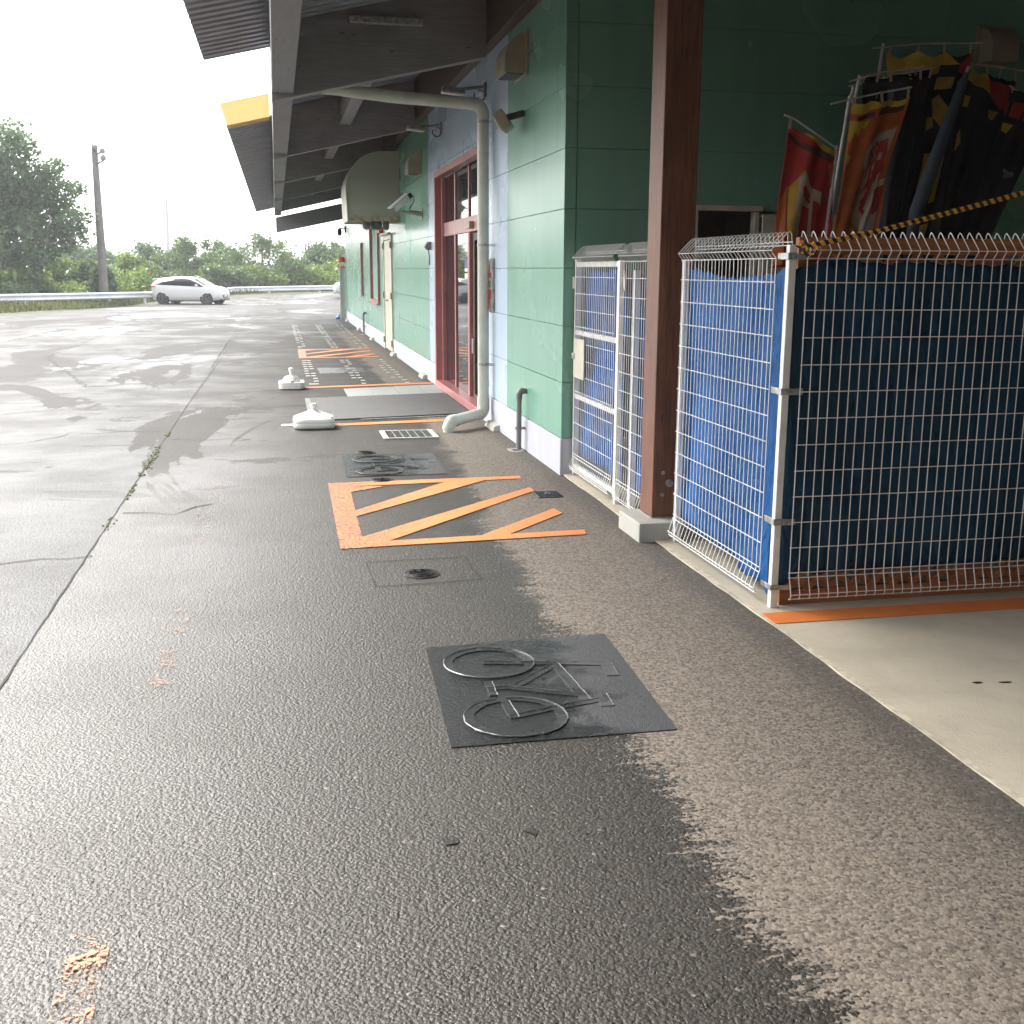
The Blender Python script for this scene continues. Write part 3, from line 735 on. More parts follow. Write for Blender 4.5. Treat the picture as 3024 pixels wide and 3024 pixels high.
# rose framed windows
for (a, c, zl, zh) in openings[2:]:
    fr = .07 if c-a > .5 else .03
    b = MB().box(WX-.05, WX+.05, a, a+fr, zl, zh).box(WX-.05, WX+.05, c-fr, c, zl, zh).box(WX-.05, WX+.05, a+fr, c-fr, zl, zl+fr).box(WX-.05, WX+.05, a+fr, c-fr, zh-fr, zh)
    wd = b.build('window', M['pink'], shop, bevel=.004)
    MB().box(WX+.02, WX+.03, a+fr, c-fr, zl+fr, zh-fr).build('glass_pane', M['glass'], wd)
    MB().box(WX-.075, WX-.05, a-.03, c+.03, zl-.03, zl+.015).build('sill', M['pink'], wd, bevel=.003)
# eaves: corrugated deck, beams
def deck(x0, x1, y0, y1):
    b = MB(); n = max(1, int((y1-y0)/.2)); p = (y1-y0)/n; prof = []
    for i in range(n):
        q = y0+i*p; prof += [(q, 0), (q+p*.5, 0), (q+p*.6, .035), (q+p*.9, .035)]
    prof.append((y1, 0)); k = 0
    for (yy, h) in prof:
        for xx in (x0, x1): b.v.append((xx, yy, dk(xx)+h))
        for xx in (x0, x1): b.v.append((xx, yy, dk(xx)+h+.012))
    for i in range(len(prof)-1):
        a, c = 4*i, 4*(i+1)
        b.f += [(a, a+1, c+1, c), (a+2, c+2, c+3, a+3), (a, c, c+2, a+2), (a+1, a+3, c+3, c+1)]
    e = 4*(len(prof)-1); b.f += [(0, 2, 3, 1), (e, e+1, e+3, e+2)]
    return b
b = deck(-.63, .03, -8, 12.32); b2 = deck(.03, 9.6, -8, 44); b3 = deck(-.63, .03, 17.73, 43.6)
for q in (b2, b3): b.add(q.v, q.f)
roof = b.build('roof_deck', M['deck'], shop)
b = MB().hexa([(-.62, 15.46, dk(-.62)), (0, 15.46, dk(0)), (0, 17.73, dk(0)), (-.62, 17.73, dk(-.62))]+[(-.62, 15.46, dk(-.62)+.01), (0, 15.46, dk(0)+.01), (0, 17.73, dk(0)+.01), (-.62, 17.73, dk(-.62)+.01)])
tag(b.build('translucent_panel', M['yellow'], roof), 'yellow translucent sheet set into the eaves')
MB().hexa([(-.62, 17.64, dk(-.62)-.05), (0, 17.64, dk(0)-.05), (0, 17.72, dk(0)-.05), (-.62, 17.72, dk(-.62)-.05), (-.62, 17.64, dk(-.62)-.003), (0, 17.64, dk(0)-.003), (0, 17.72, dk(0)-.003), (-.62, 17.72, dk(-.62)-.003)]).build('panel_lip', M['hood'], roof)
MB().box(.03, .225, -8, 36.2, 3.2, 3.70).build('purlin', M['beamy'], shop, bevel=.006)
MB().box(.97, 1.13, 11.36, 35, 3.62, 3.90).build('purlin', M['beamy'], shop, bevel=.006)
for yy in (-5, .9, 6.38, 11.2, 16.95, 22.1, 27.6, 33):
    xe = 2.06 if yy > 8 else 9.4
    p = []
    for (xx, zz) in ((.026, rb(.03)), (xe, rb(xe)), (xe, dk(xe)-.004), (.026, dk(.03)-.004)): p.append((xx, zz))
    MB().prismy(p, yy, yy+.16).build('rafter', M['beam'], shop, bevel=.006)
MB().box(2.055, WX-.001, 8.7, 36.2, 3.705, 4.24).build('wall_plate', M['plate'], shop, bevel=.005)
MB().hexa([(.06, 35.95, 2.68), (2.16, 35.95, 3.12), (2.16, 36.1, 3.12), (.06, 36.1, 2.68), (.06, 35.95, 3.13), (2.16, 35.95, 3.60), (2.16, 36.1, 3.60), (.06, 36.1, 3.13)]).build('gable_beam', M['beam'], shop, bevel=.006)
MB().box(.75, 1.45, 11.14, 11.198, 3.83, 3.90).build('light_batten', M['steel'], shop, bevel=.01)
MB().box(.22, .36, 11.14, 11.195, 3.70, 3.74).build('cable_box', M['hood'], shop, bevel=.006)
# unseen walls added to block sky light and darken the shelter
MB().box(-14, 2.59, -4.1, -4.0, 0, 6).build('unseen_light_blocker', M['plate'], shop); MB().box(9.5, 9.6, -8, 8.5, 0, 6).build('unseen_shade_wall', M['plate'], shop); MB().box(2.6, 9.5, -7.9, -7.8, 0, 5.6).build('unseen_shade_wall', M['plate'], shop)
# side door in the end wall
sd = MB().box(3.19, 3.23, CY-.03, CY+.06, 0, 2.09).box(3.70, 3.735, CY-.03, CY+.06, 0, 2.05).box(3.19, 3.755, CY-.05, CY+.06, 2.055, 2.095)
sd = sd.build('side_door', M['cream'], shop, bevel=.003)
MB().box(3.74, 4.5, CY-.09, CY-.05, .03, 2.03).build('door_leaf', M['cream'], sd, bevel=.003)
for zz in (.4, 1.2, 1.9): MB().lathe([(.012, 0), (.012, .11)], (3.735, CY-.06, zz), 8).build('hinge', M['black'], sd)

# ------------------------------------------------------------------ things on the shop wall
def vent(y, z0, z1, w_, label, face='x'):
    root = thing('vent_hood', label, 'vent hood', (WX, y, z0) if face == 'x' else (y, CY, z0), 0, 'vent hoods on the shop walls')
    D = .20; n = 7; prof = [(0, z0), (D, z0)]
    for i in range(n+1):
        a = (math.pi/2)*i/n; prof.append((D*math.cos(a), z0+(z1-z0)*(.35+.65*math.sin(a))))
    if face == 'x':
        b = MB().prismy([(WX-p, q) for p, q in prof], y-w_/2, y+w_/2)
        b.build('hood', M['hood'], root, smooth=50, bevel=.004)
        MB().box(WX-.02, WX-.001, y-w_/2-.03, y+w_/2+.03, z0-.02, z1+.02).build('flange', M['hood'], root, bevel=.003)
        MB().box(WX-D+.02, WX-.03, y-w_/2+.02, y+w_/2-.02, z0-.006, z0-.001).build('louvre', M['black'], root)
    else:
        b = MB().prismx([(CY-p, q) for p, q in prof], y-w_/2, y+w_/2)
        b.build('hood', M['hood'], root, smooth=50, bevel=.004)
        MB().box(y-w_/2-.03, y+w_/2+.03, CY-.02, CY-.001, z0-.02, z1+.02).build('flange', M['hood'], root, bevel=.003)
    return root
vent(10.05, 3.24, 3.56, .42, 'beige vent hood high on the green wall by the corner')
vent(17.3, 2.99, 3.30, .42, 'beige vent hood high on the wall above the wall camera')
vent(5.65, 3.21, 3.48, .23, 'beige vent hood on the dark end wall above the banners', 'y')
# floodlight
root = thing('floodlight', 'square floodlight on the green wall below the vent hood', 'floodlight', (WX, 9.98, 2.88))
MB().bar((WX, 9.98, 2.93), (WX-.15, 10.04, 2.89), .05, .05).build('bracket', M['black'], root)
c = Vector((WX-.17, 10.05, 2.865)); ax = Vector((-.75, .25, -.55)).normalized()
b = MB().bar(c-ax*.05, c+ax*.05, .20, .17); b.build('housing', M['hood'], root, bevel=.01)
MB().bar(c+ax*.05, c+ax*.056, .16, .13).build('lamp_face', M['lampface'], root, bevel=.002)
# arm lamps
def armlamp(y, z, label):
    root = thing('arm_lamp', label, 'wall lamp', (WX, y, z), 0, 'arm lamps above the entrance')
    MB().box(WX-.03, WX-.001, y-.03, y+.03, z-.07, z+.07).build('wall_bracket', M['greypvc'], root, bevel=.005)
    MB().tube([(WX-.02, y, z+.03), (WX-.24, y, z)], .017, 8).build('arm', M['greypvc'], root, smooth=True)
    b = MB().hexa([(WX-.22, y-.07, z-.055), (WX-.46, y-.07, z-.03), (WX-.46, y+.07, z-.03), (WX-.22, y+.07, z-.055), (WX-.22, y-.05, z+.005), (WX-.45, y-.05, z+.02), (WX-.45, y+.05, z+.02), (WX-.22, y+.05, z+.005)])
    b.build('lamp_head', M['steel'], root, bevel=.01)
    MB().hexa([(WX-.24, y-.06, z-.066), (WX-.455, y-.06, z-.043), (WX-.455, y+.06, z-.043), (WX-.24, y+.06, z-.066), (WX-.24, y-.06, z-.056), (WX-.455, y-.06, z-.033), (WX-.455, y+.06, z-.033), (WX-.24, y+.06, z-.056)]).build('lens', M['lampface'], root)
    pts = [(WX-.07+.055*math.cos(a)-.0, y, z-.06+.055*math.sin(a)) for a in [R(100-k*22) for k in range(15)]]
    MB().tube(pts, .007, 6).build('cable', M['black'], root, smooth=True)
armlamp(11.8, 3.385, 'grey arm lamp above the near side of the entrance'); armlamp(14.95, 3.385, 'grey arm lamp above the far side of the entrance')
# wall camera
root = thing('security_camera', 'white box security camera on a bracket below the round awning', 'security camera', (WX, 17.06, 2.4))
MB().box(WX-.015, WX-.001, 17.02, 17.10, 2.33, 2.47).build('wall_plate', M['hood'], root, bevel=.003)
MB().tube([(WX-.01, 17.06, 2.40), (WX-.20, 17.06, 2.425), (WX-.33, 17.06, 2.43)], [.032, .025, .022], 8).build('arm', M['hood'], root, smooth=True)
a0 = Vector((WX-.43, 17.02, 2.46)); a1 = Vector((WX-.21, 17.10, 2.64)); t_ = (a1-a0).normalized()
MB().bar(a0, a1, .10, .085).build('housing', M['white'], root, bevel=.012)
MB().bar(a0-t_*.05+Vector((-.03, 0, .045)), a1+t_*.02+Vector((-.03, 0, .045)), .13, .012).build('sun_shield', M['white'], root, bevel=.004)
MB().bar(a1, a1+t_*.07, .08, .07).build('rear_cap', M['black'], root, bevel=.01)
MB().bar(a0-t_*.004, a0, .07, .06).build('lens_glass', M['glass'], root)
MB().tube([a1+t_*.06, a1+Vector((.09, 0, .02)), a1+Vector((.09, 0, -.06)), a1+Vector((.02, 0, -.17)), (WX-.18, 17.05, 2.45), (WX-.02, 17.05, 2.43)], .008, 6).build('cable', M['black'], root, smooth=True)
# round awning
root = thing('awning', 'rusty cream quarter round awning over the cream door', 'awning', (WX, 20.85, 2.4))
def aprof(k=1.0, dz=0):
    P = [(WX, 2.43+dz), (WX-.90*k, 2.41+dz), (WX-.92*k, 2.92)]
    for i in range(1, 9):
        a = R(90)*i/8; P.append((WX-.92*k+.62*k*(1-math.cos(a)), 2.92+.66*k*math.sin(a)))
    P.append((WX, 3.58)); return P
b = MB().prismy(aprof(), 20.2, 20.23); b.build('side_panel', M['awning'], root)
b = MB().prismy(aprof(), 21.50, 21.53); b.build('side_panel', M['awning'], root)
P = aprof()[1:]; b = MB(); k = len(P)
for yy in (20.17, 21.56):
    for (xx, zz) in P: b.v.append((xx, yy, zz))
for yy in (20.17, 21.56):
    for (xx, zz) in P: b.v.append((xx-.012, yy, zz+.008))
for i in range(k-1): b.f += [(i, i+1, k+i+1, k+i), (2*k+i, 3*k+i, 3*k+i+1, 2*k+i+1), (i, 2*k+i, 2*k+i+1, i+1), (k+i, k+i+1, 3*k+i+1, 3*k+i)]
b.build('curved_cover', M['cream'], root, smooth=50)
MB().box(WX-.9, WX, 20.24, 21.49, 2.44, 2.46).build('soffit', M['hood'], root)
for i, (yy, xx) in enumerate(((20.45, 1.60), (20.55, 1.74), (20.65, 1.83), (20.5, 1.95))):
    rr = (.075, .07, .07, .06)[i]
    tag(MB().lathe([(.02, .09), (rr*.8, .06), (rr, 0), (rr*.8, -.06), (.02, -.08)], (xx, yy, 2.36), 12).build('spot_lamp', M['greypvc'], smooth=True), ('dark spot lamp under the awning edge, nearest of the row', 'dark spot lamp under the awning edge, second of the row', 'dark spot lamp under the awning edge, third of the row', 'dark spot lamp under the awning edge, deepest of the row')[i], 'spot lamp', 'spot lamps under the awning')
# wall siren / intercom, red box, dome
root = thing('intercom', 'small grey call box with hanging wire by the entrance', 'call box', (WX, 16.2, 1.9))
MB().prismy([(WX, 1.87), (WX-.06, 1.87), (WX-.09, 1.91), (WX-.05, 1.98), (WX, 1.98)], 16.12, 16.24).build('housing', M['greypvc'], root, bevel=.006)
MB().tube([(WX-.03, 16.2, 1.88), (WX-.015, 16.22, 1.78), (WX-.012, 16.26, 1.66)], .008, 6).build('wire', M['black'], root)
tag(MB().box(WX-.08, WX-.001, 23.5, 23.85, 2.32, 2.44).build('alarm_lamp', M['red'], bevel=.01), 'small red alarm lamp on the wall beside the cream door', 'alarm lamp')
root = thing('dome_camera', 'black dome camera on a bracket at the far end of the wall', 'security camera', (WX, 35.9, 2.7))
MB().tube([(WX-.0, 35.9, 2.83), (WX-.19, 35.9, 2.83)], .018, 8).box(WX-.04, WX-.001, 35.82, 35.98, 2.70, 2.9).build('bracket', M['black'], root)
MB().lathe([(.01, .12), (.05, .10), (.07, .04), (.07, -.03), (.05, -.09), (.01, -.115)], (WX-.19, 35.9, 2.71), 14).build('dome', M['black'], root, smooth=True)
# poster case
root = thing('poster_case', 'red food poster in an aluminium frame beside the downpipe', 'poster', (WX, 11.55, 1.2))
MB().box(WX-.03, WX-.001, 11.32, 11.92, 1.18, 1.71).build('case_frame', M['steel'], root, bevel=.006)
PB = MB; y0, y1 = 11.345, 11.895
MB().box(WX-.0325, WX-.0302, y0, y1, 1.205, 1.685).build('poster_sheet', flat('poster_pale', (.62, .55, .48)), root)
for nm, cc, (a, c, z0, z1) in (('printed_red', (.50, .05, .04), (y0+.0, y1, 1.52, 1.57)), ('printed_red', (.52, .06, .05), (y0, y1, 1.30, 1.40)), ('printed_orange', (.60, .20, .05), (y0+.1, y1-.06, 1.575, 1.645)), ('printed_green', (.20, .34, .22), (y0+.02, y0+.20, 1.42, 1.49)), ('printed_pink', (.62, .24, .20), (y0, y1, 1.212, 1.295))):
    MB().box(WX-.0345, WX-.0327, a, c, z0, z1).build(nm, flat(nm, cc), root)
# downpipe
root = thing('downpipe', 'cream plastic downpipe running from the eaves to the drain', 'downpipe', (2.068, 11.45, 0))
def arc(c, r_, a0, a1, e1, e2, n=8):
    e1 = Vector(e1); e2 = Vector(e2); c = Vector(c)
    return [c+e1*r_*math.cos(R(a0+(a1-a0)*i/n))+e2*r_*math.sin(R(a0+(a1-a0)*i/n)) for i in range(n+1)]
up_ = (0, 0, 1); xx_ = (1, 0, 0)
top = arc((1.968, 11.45, 3.10), .10, 0, 90, xx_, up_)
MB().tube([(2.068, 11.45, .25), (2.068, 11.45, 3.10)]+top[1:]+[(1.2, 11.45, 3.235), (.5, 11.45, 3.30)], .058, 18).build('pipe', M['pvc'], root, smooth=True)
MB().tube([(2.068, 11.45, 3.06), (2.068, 11.45, 3.115)]+top[1:]+[(1.93, 11.45, 3.2)], .0625, 18).build('elbow', M['pvc'], root, smooth=True)
dirv = Vector((1.66-2.068, 11.08-11.45, 0)).normalized()
lo = arc(Vector((2.068, 11.45, .20))+dirv*.07, .07, 180, 270, dirv, up_)
A_ = Vector((1.70, 11.116, .105)); e_ = arc(A_+Vector((0, 0, -.075)), .075, 90, 0, dirv, up_)
MB().tube([(2.068, 11.45, .30), (2.068, 11.45, .20)]+lo[1:], .0645, 18).build('elbow', M['pvc'], root, smooth=True)
MB().tube([lo[-1], A_]+e_[1:]+[e_[-1]+Vector((0, 0, -.05))], .058, 18).build('foot_pipe', M['pvc'], root, smooth=True)
MB().tube([A_-dirv*.05, A_]+e_[1:], .0645, 18).build('elbow', M['pvc'], root, smooth=True)
for zz in (3.03, 1.842, .643):
    b = MB().lathe([(.062, -.014), (.062, .014)], (2.068, 11.45, zz), 18); b.bar((2.12, 11.40, zz), (WX, 11.36, zz), .012, .026)
    b.build('clamp', M['steel'], root)
# small grey pipes
def gpipe(y, label):
    root = thing('grey_pipe', label, 'pipe', (2.10, y, 0), 0, 'grey pipes rising from the ground')
    c = arc((2.095+.035, y, .50), .035, 180, 90, xx_, up_)
    MB().tube([(2.095, y, -.02), (2.095, y, .50)]+c[1:]+[(WX, y, .535)], .024, 14).build('pipe', M['greypvc'], root, smooth=True)
    MB().tube([(2.095, y, .46), (2.095, y, .50)]+c[1:]+[(2.14, y, .535)], .029, 14).build('elbow', M['greypvc'], root, smooth=True)
    MB().box(2.062, WX, y-.012, y+.012, .19, .212).build('clamp', M['steel'], root)
    b = MB()
    for i in range(16):
        a = 2*math.pi*i/16; rr = .07+random.uniform(-.015, .02); b.lathe([(.018, 0), (.014, .006), (.004, .01)], (2.06+rr*math.cos(a)*.8, y-.02+rr*math.sin(a)*1.2, .001), 6)
    b.build('mortar_ring', M['block'], root)
gpipe(9.80, 'grey bent pipe at the foot of the wall near the corner'); gpipe(28.4, 'grey bent pipe at the foot of the far wall beyond the cream door')
# concrete blocks along the wall
for i, (y, lx, lab) in enumerate(((11.22, 2.10, 'concrete block at the wall foot by the downpipe'), (16.85, 2.09, 'concrete block at the wall foot just past the entrance'), (21.25, 2.08, 'concrete block at the wall foot by the cream door'), (26.2, 2.09, 'concrete block at the wall foot under the rose window'), (30.5, 2.09, 'concrete block at the wall foot well past the far grey pipe'), (35.6, 2.09, 'concrete block at the far wall end'))):
    tag(MB().hexa([(lx-.02, y-.24, 0), (WX-.013, y-.24, 0), (WX-.013, y+.24, 0), (lx-.02, y+.24, 0), (lx, y-.22, .055), (WX-.013, y-.22, .065), (WX-.013, y+.22, .065), (lx, y+.22, .055)]).build('concrete_block', M['block'], bevel=.004), lab, 'concrete block', 'concrete blocks along the wall foot')

# ------------------------------------------------------------------ timber post on its block
root = thing('timber_post', 'brown timber post standing on a concrete block', 'post', (2.3, 6.43, 0))
MB().prism([(2.072, 6.225), (2.50, 6.225), (2.50, 6.645), (2.072, 6.645)], -.03, .116).build('footing', M['block'], root, bevel=.006)
MB().box(2.195, 2.41, 6.365, 6.60, .122, rb(2.2)+.0).build('shaft', M['post'], root, bevel=.006)
MB().box(2.19, 2.415, 6.36, 6.605, .116, .122).build('base_plate', M['steel'], root)
b = MB()
for (xx, zz, r_) in ((2.257, .397, .012), (2.298, .331, .024), (2.255, .262, .012)): b.tube([(xx, 6.36, zz), (xx, 6.352, zz)], r_, 10)
b.build('bolts', M['steel'], root)

# ------------------------------------------------------------------ mesh fences
HZ = [1.655]+[.19+.1235*i for i in range(11, -1, -1)]+[.165]
def meshpanel(f, n, sp_, r_=.0025, zlist=None, bends=True):
    """f(u, o, z) maps along / outward / height to world"""
    b = MB()
    prof = [(-.075, 1.715), (-.070, 1.765), (-.060, 1.776), (-.048, 1.770), (.030, 1.692), (.0, 1.655), (.0, .175), (.030, .085), (.022, .062), (.006, .060)]
    for i in range(n):
        ju = random.uniform(-.0018, .0018); jt = random.uniform(-.002, .002); b.tube([f(i*sp_+ju+jt*z, o+random.uniform(-.0015, .0015), z) for o, z in prof], r_, 6)
    L = (n-1)*sp_
    for z in HZ: b.tube([f(-.006, .005, z), f(L+.006, .005, z)], r_, 6)
    for o, z in ((-.080, 1.715), (-.075, 1.73), (.025, 1.692), (.034, .088), (.026, .066)): b.tube([f(-.006, o, z), f(L+.006, o, z)], r_, 6)
    return b
fr = thing('mesh_fence', 'white wire mesh fence forming the corner of the enclosure', 'fence', (2.27, 4.80, 0))
meshpanel(lambda u, o, z: (2.345+u, 4.775-o, z), 46, .0492).build('front_panel', M['white'], fr)
meshpanel(lambda u, o, z: (2.252-o, 6.13-u, z), 26, .0492).build('side_panel', M['white'], fr)
def post(x, y, z1, p, w_=.036, z0=.012):
    q = MB().box(x-w_/2, x+w_/2, y-w_/2, y+w_/2, z0, z1).build('corner_post', M['white'], p, bevel=.003); return q
pc = post(2.285, 4.815, 1.715, fr); post(2.288, 6.17, 1.66, fr); post(4.6, 4.815, 1.715, fr)
for zz in (1.665, 1.054, .437, .115):
    w2 = .03 if zz > .2 else .025
    b = MB().box(2.300, 2.365, 4.783, 4.789, zz-w2/2, zz+w2/2).box(2.262, 2.308, 4.789, 4.7965, zz-w2/2, zz+w2/2).box(2.2585, 2.266, 4.79, 4.90, zz-w2/2, zz+w2/2)
    b.build('clamp', M['steel'], fr, bevel=.002)
    MB().tube([(2.285, 4.7895, zz), (2.285, 4.780, zz)], .008, 8).build('bolt', M['steel'], fr)
mf = thing('mesh_fence', 'narrow white wire mesh panel between gate and timber post', 'fence', (2.26, 7.0, 0))
meshpanel(lambda u, o, z: (2.246-o, 7.265-u, z), 14, .0492).build('panel', M['white'], mf)
MB().box(2.236, 2.272, 7.28, 7.316, .012, 1.665).build('post', M['white'], mf, bevel=.003); MB().box(2.30, 2.34, 7.14, 7.20, .012, 1.6).build('post', M['white'], mf, bevel=.003)
gt = thing('mesh_gate', 'white wire mesh gate next to the green corner', 'gate', (2.26, 7.9, 0))
MB().box(2.243, 2.283, 8.43, 8.47, .015, 1.68).build('frame_post', M['white'], gt, bevel=.003); MB().box(2.243, 2.283, 7.325, 7.36, .05, 1.66).build('frame_post', M['white'], gt, bevel=.003)
for zz in (1.64, 1.13, .64, .085): MB().box(2.247, 2.279, 7.36, 8.43, zz-.018, zz+.018).build('rail', M['white'], gt, bevel=.003)
meshpanel(lambda u, o, z: (2.240-o, 8.42-u, z), 22, .0492).build('mesh', M['white'], gt)
b = MB().box(2.222, 2.232, 8.10, 8.40, .79, 1.09); lp = b.build('lock_plate', M['cream'], gt, bevel=.02, seg=3)
MB().box(2.215, 2.235, 8.36, 8.43, .93, .975).build('latch', M['steel'], gt, bevel=.003)
MB().box(2.235, 2.26, 8.475, 8.56, 1.46, 1.55).build('bracket', M['white'], gt, bevel=.004)

# tarps
def tarpsheet(name, f, us, top, bot, m_, label, amp=.018, seed=1, nz=26):
    rng = random.Random(seed); ph = [rng.random()*7 for _ in range(6)]
    n = len(us); V = []; F = []
    for i, u in enumerate(us):
        for j in range(nz+1):
            t_ = j/nz; z = bot[i]+(top[i]-bot[i])*t_
            o = amp*(1.3*math.sin(u*6.5+ph[0]+t_*3.2)+.5*math.sin(u*17+ph[1]-t_*3)+.5*math.sin(t_*9+ph[2]+u*5)+.35*math.sin(t_*19+u*13+ph[3]))
            V.append(f(u, o, z))
    for i in range(n-1):
        for j in range(nz): F.append((i*(nz+1)+j, (i+1)*(nz+1)+j, (i+1)*(nz+1)+j+1, i*(nz+1)+j+1))
    ob = fastmesh(name, V, F, m_, smooth=True); s_ = ob.modifiers.new('thickness', 'SOLIDIFY'); s_.thickness = .002
    return tag(ob, label, 'tarp')
def lin(a, c, n): return [a+(c-a)*i/(n-1) for i in range(n)]
def prof(us, pts):
    return [np.interp(u, [p[0] for p in pts], [p[1] for p in pts])+.006*math.sin(u*47) for u in us]
us = lin(2.30, 4.58, 90)
tarpsheet('tarp', lambda u, o, z: (u, 4.806+o*.4, z), us, prof(us, [(2.3, 1.60), (2.36, 1.625), (2.5, 1.655), (2.62, 1.648), (2.72, 1.632), (2.9, 1.642), (3.2, 1.628), (4.6, 1.63)]), prof(us, [(2.3, .10), (2.4, .17), (4.6, .20)]), M['shaded_tarp'], 'blue tarp behind the front mesh, with shade painted into its colour', .012, 3)
us = lin(4.90, 6.20, 60)
tarpsheet('tarp', lambda u, o, z: (2.312+o*.8, u, z), us, prof(us, [(4.88, 1.66), (4.97, 1.61), (5.05, 1.585), (5.47, 1.561), (5.86, 1.577), (6.0, 1.60), (6.2, 1.615)]), prof(us, [(4.9, .05), (5.0, .09), (5.36, .05), (5.40, .11), (6.15, .16)]), M['tarp'], 'bright blue tarp behind the side mesh facing the lot', .016, 5)
us = lin(7.38, 8.42, 46)
tarpsheet('tarp', lambda u, o, z: (2.312+o*.8, u, z), us, prof(us, [(7.38, 1.60), (7.6, 1.61), (7.75, 1.585), (8.07, 1.595), (8.3, 1.61), (8.42, 1.625)]), prof(us, [(7.38, .10), (7.9, .17), (8.42, .19)]), M['violet'], 'blue tarp tied behind the mesh gate', .014, 8)
us = lin(6.55, 7.22, 30)
tarpsheet('tarp', lambda u, o, z: (2.352+o*.8, u, z), us, prof(us, [(6.55, 1.5), (6.95, 1.50), (7.05, 1.57), (7.15, 1.56), (7.22, 1.60)]), prof(us, [(6.55, .12), (7.22, .12)]), M['tarp'], 'blue tarp behind the narrow mesh panel', .014, 9)
tag(MB().tube([(2.22, 7.12, 1.60), (2.215, 7.10, 1.50), (2.22, 7.13, 1.46)], .006, 6).tube([(2.22, 7.12, 1.58), (2.212, 7.07, 1.47)], .006, 6).lathe([(.002, -.01), (.012, 0), (.002, .012)], (2.22, 7.12, 1.58), 6).build('cord_tie', M['cream']), 'cream cord tied to the narrow mesh panel', 'cord')

# lattice screen behind the front tarp
root = thing('lattice_screen', 'orange brown wooden lattice screen behind the front tarp', 'lattice screen', (3.4, 4.88, 0))
b = MB().box(2.33, 4.5, 4.836, 4.872, .012, .085).box(2.33, 4.5, 4.836, 4.872, 1.675, 1.75).box(2.33, 2.385, 4.836, 4.872, .085, 1.675).box(4.445, 4.5, 4.836, 4.872, .085, 1.675).box(3.28, 3.34, 4.836, 4.872, .085, 1.675)
b.build('frame', M['lattice'], root, bevel=.003)
b = MB(); s_ = .113
for k in range(-17, 22):
    for sg, yy in ((1, 4.846), (-1, 4.857)):
        pts = []
        x0 = 2.36+k*s_
        # line x = x0 + sg*(z-.08), clipped to the frame
        z0, z1 = .08, 1.68
        xa, xb = x0 if sg > 0 else x0+1.6, (x0+1.6) if sg > 0 else x0
        def clipz(zz): return (xa+(xb-xa)*(zz-z0)/(z1-z0))
        zs = [zz for zz in np.linspace(z0, z1, 161) if 2.37 <= clipz(zz) <= 4.46]
        if len(zs) > 3: b.bar((clipz(zs[0]), yy, zs[0]), (clipz(zs[-1]), yy, zs[-1]), .010, .034, (1, 0, 1) if sg < 0 else (-1, 0, 1))
b.build('diagonal_slats', M['lattice'], root)

# rope
pts = [(2.33, 4.765, 1.70), (2.40, 4.745, 1.716), (2.63, 4.74, 1.762), (2.92, 4.74, 1.832), (3.40, 4.74, 1.952), (4.2, 4.74, 2.16), (5.2, 4.74, 2.45)]
sm = []
for i in range(len(pts)-1):
    for j in range(14): sm.append(Vector(pts[i]).lerp(Vector(pts[i+1]), j/14))
b = MB()
for oz, ph in ((0, 0), (.012, 2)):
    for st in range(3):
        q = []
        for i, p in enumerate(sm):
            a = i*1.15+st*2.094+ph; q.append(p+Vector((0, .0032*math.cos(a), oz+.0032*math.sin(a)+ (.002*i/len(sm)))))
        b.tube(q, .0036, 6)
rp = b.build('rope', M['rope'], smooth=True); tag(rp, 'yellow and black striped rope tied to the fence corner', 'rope')
b = MB()
for i in range(9):
    c0 = Vector((2.325+random.uniform(-.03, .04), 4.765+random.uniform(-.015, .015), 1.70+random.uniform(-.02, .03))); q = []
    a0 = random.random()*6; nrm = Vector((random.uniform(-1, 1), random.uniform(-1, 1), random.uniform(-1, 1))).normalized(); e1 = nrm.orthogonal().normalized(); e2 = nrm.cross(e1)
    for j in range(9): q.append(c0+(e1*math.cos(a0+j*.6)+e2*math.sin(a0+j*.6))*.022)
    b.tube(q, .004, 6)
b.build('knot', M['rope'], rp, smooth=True)

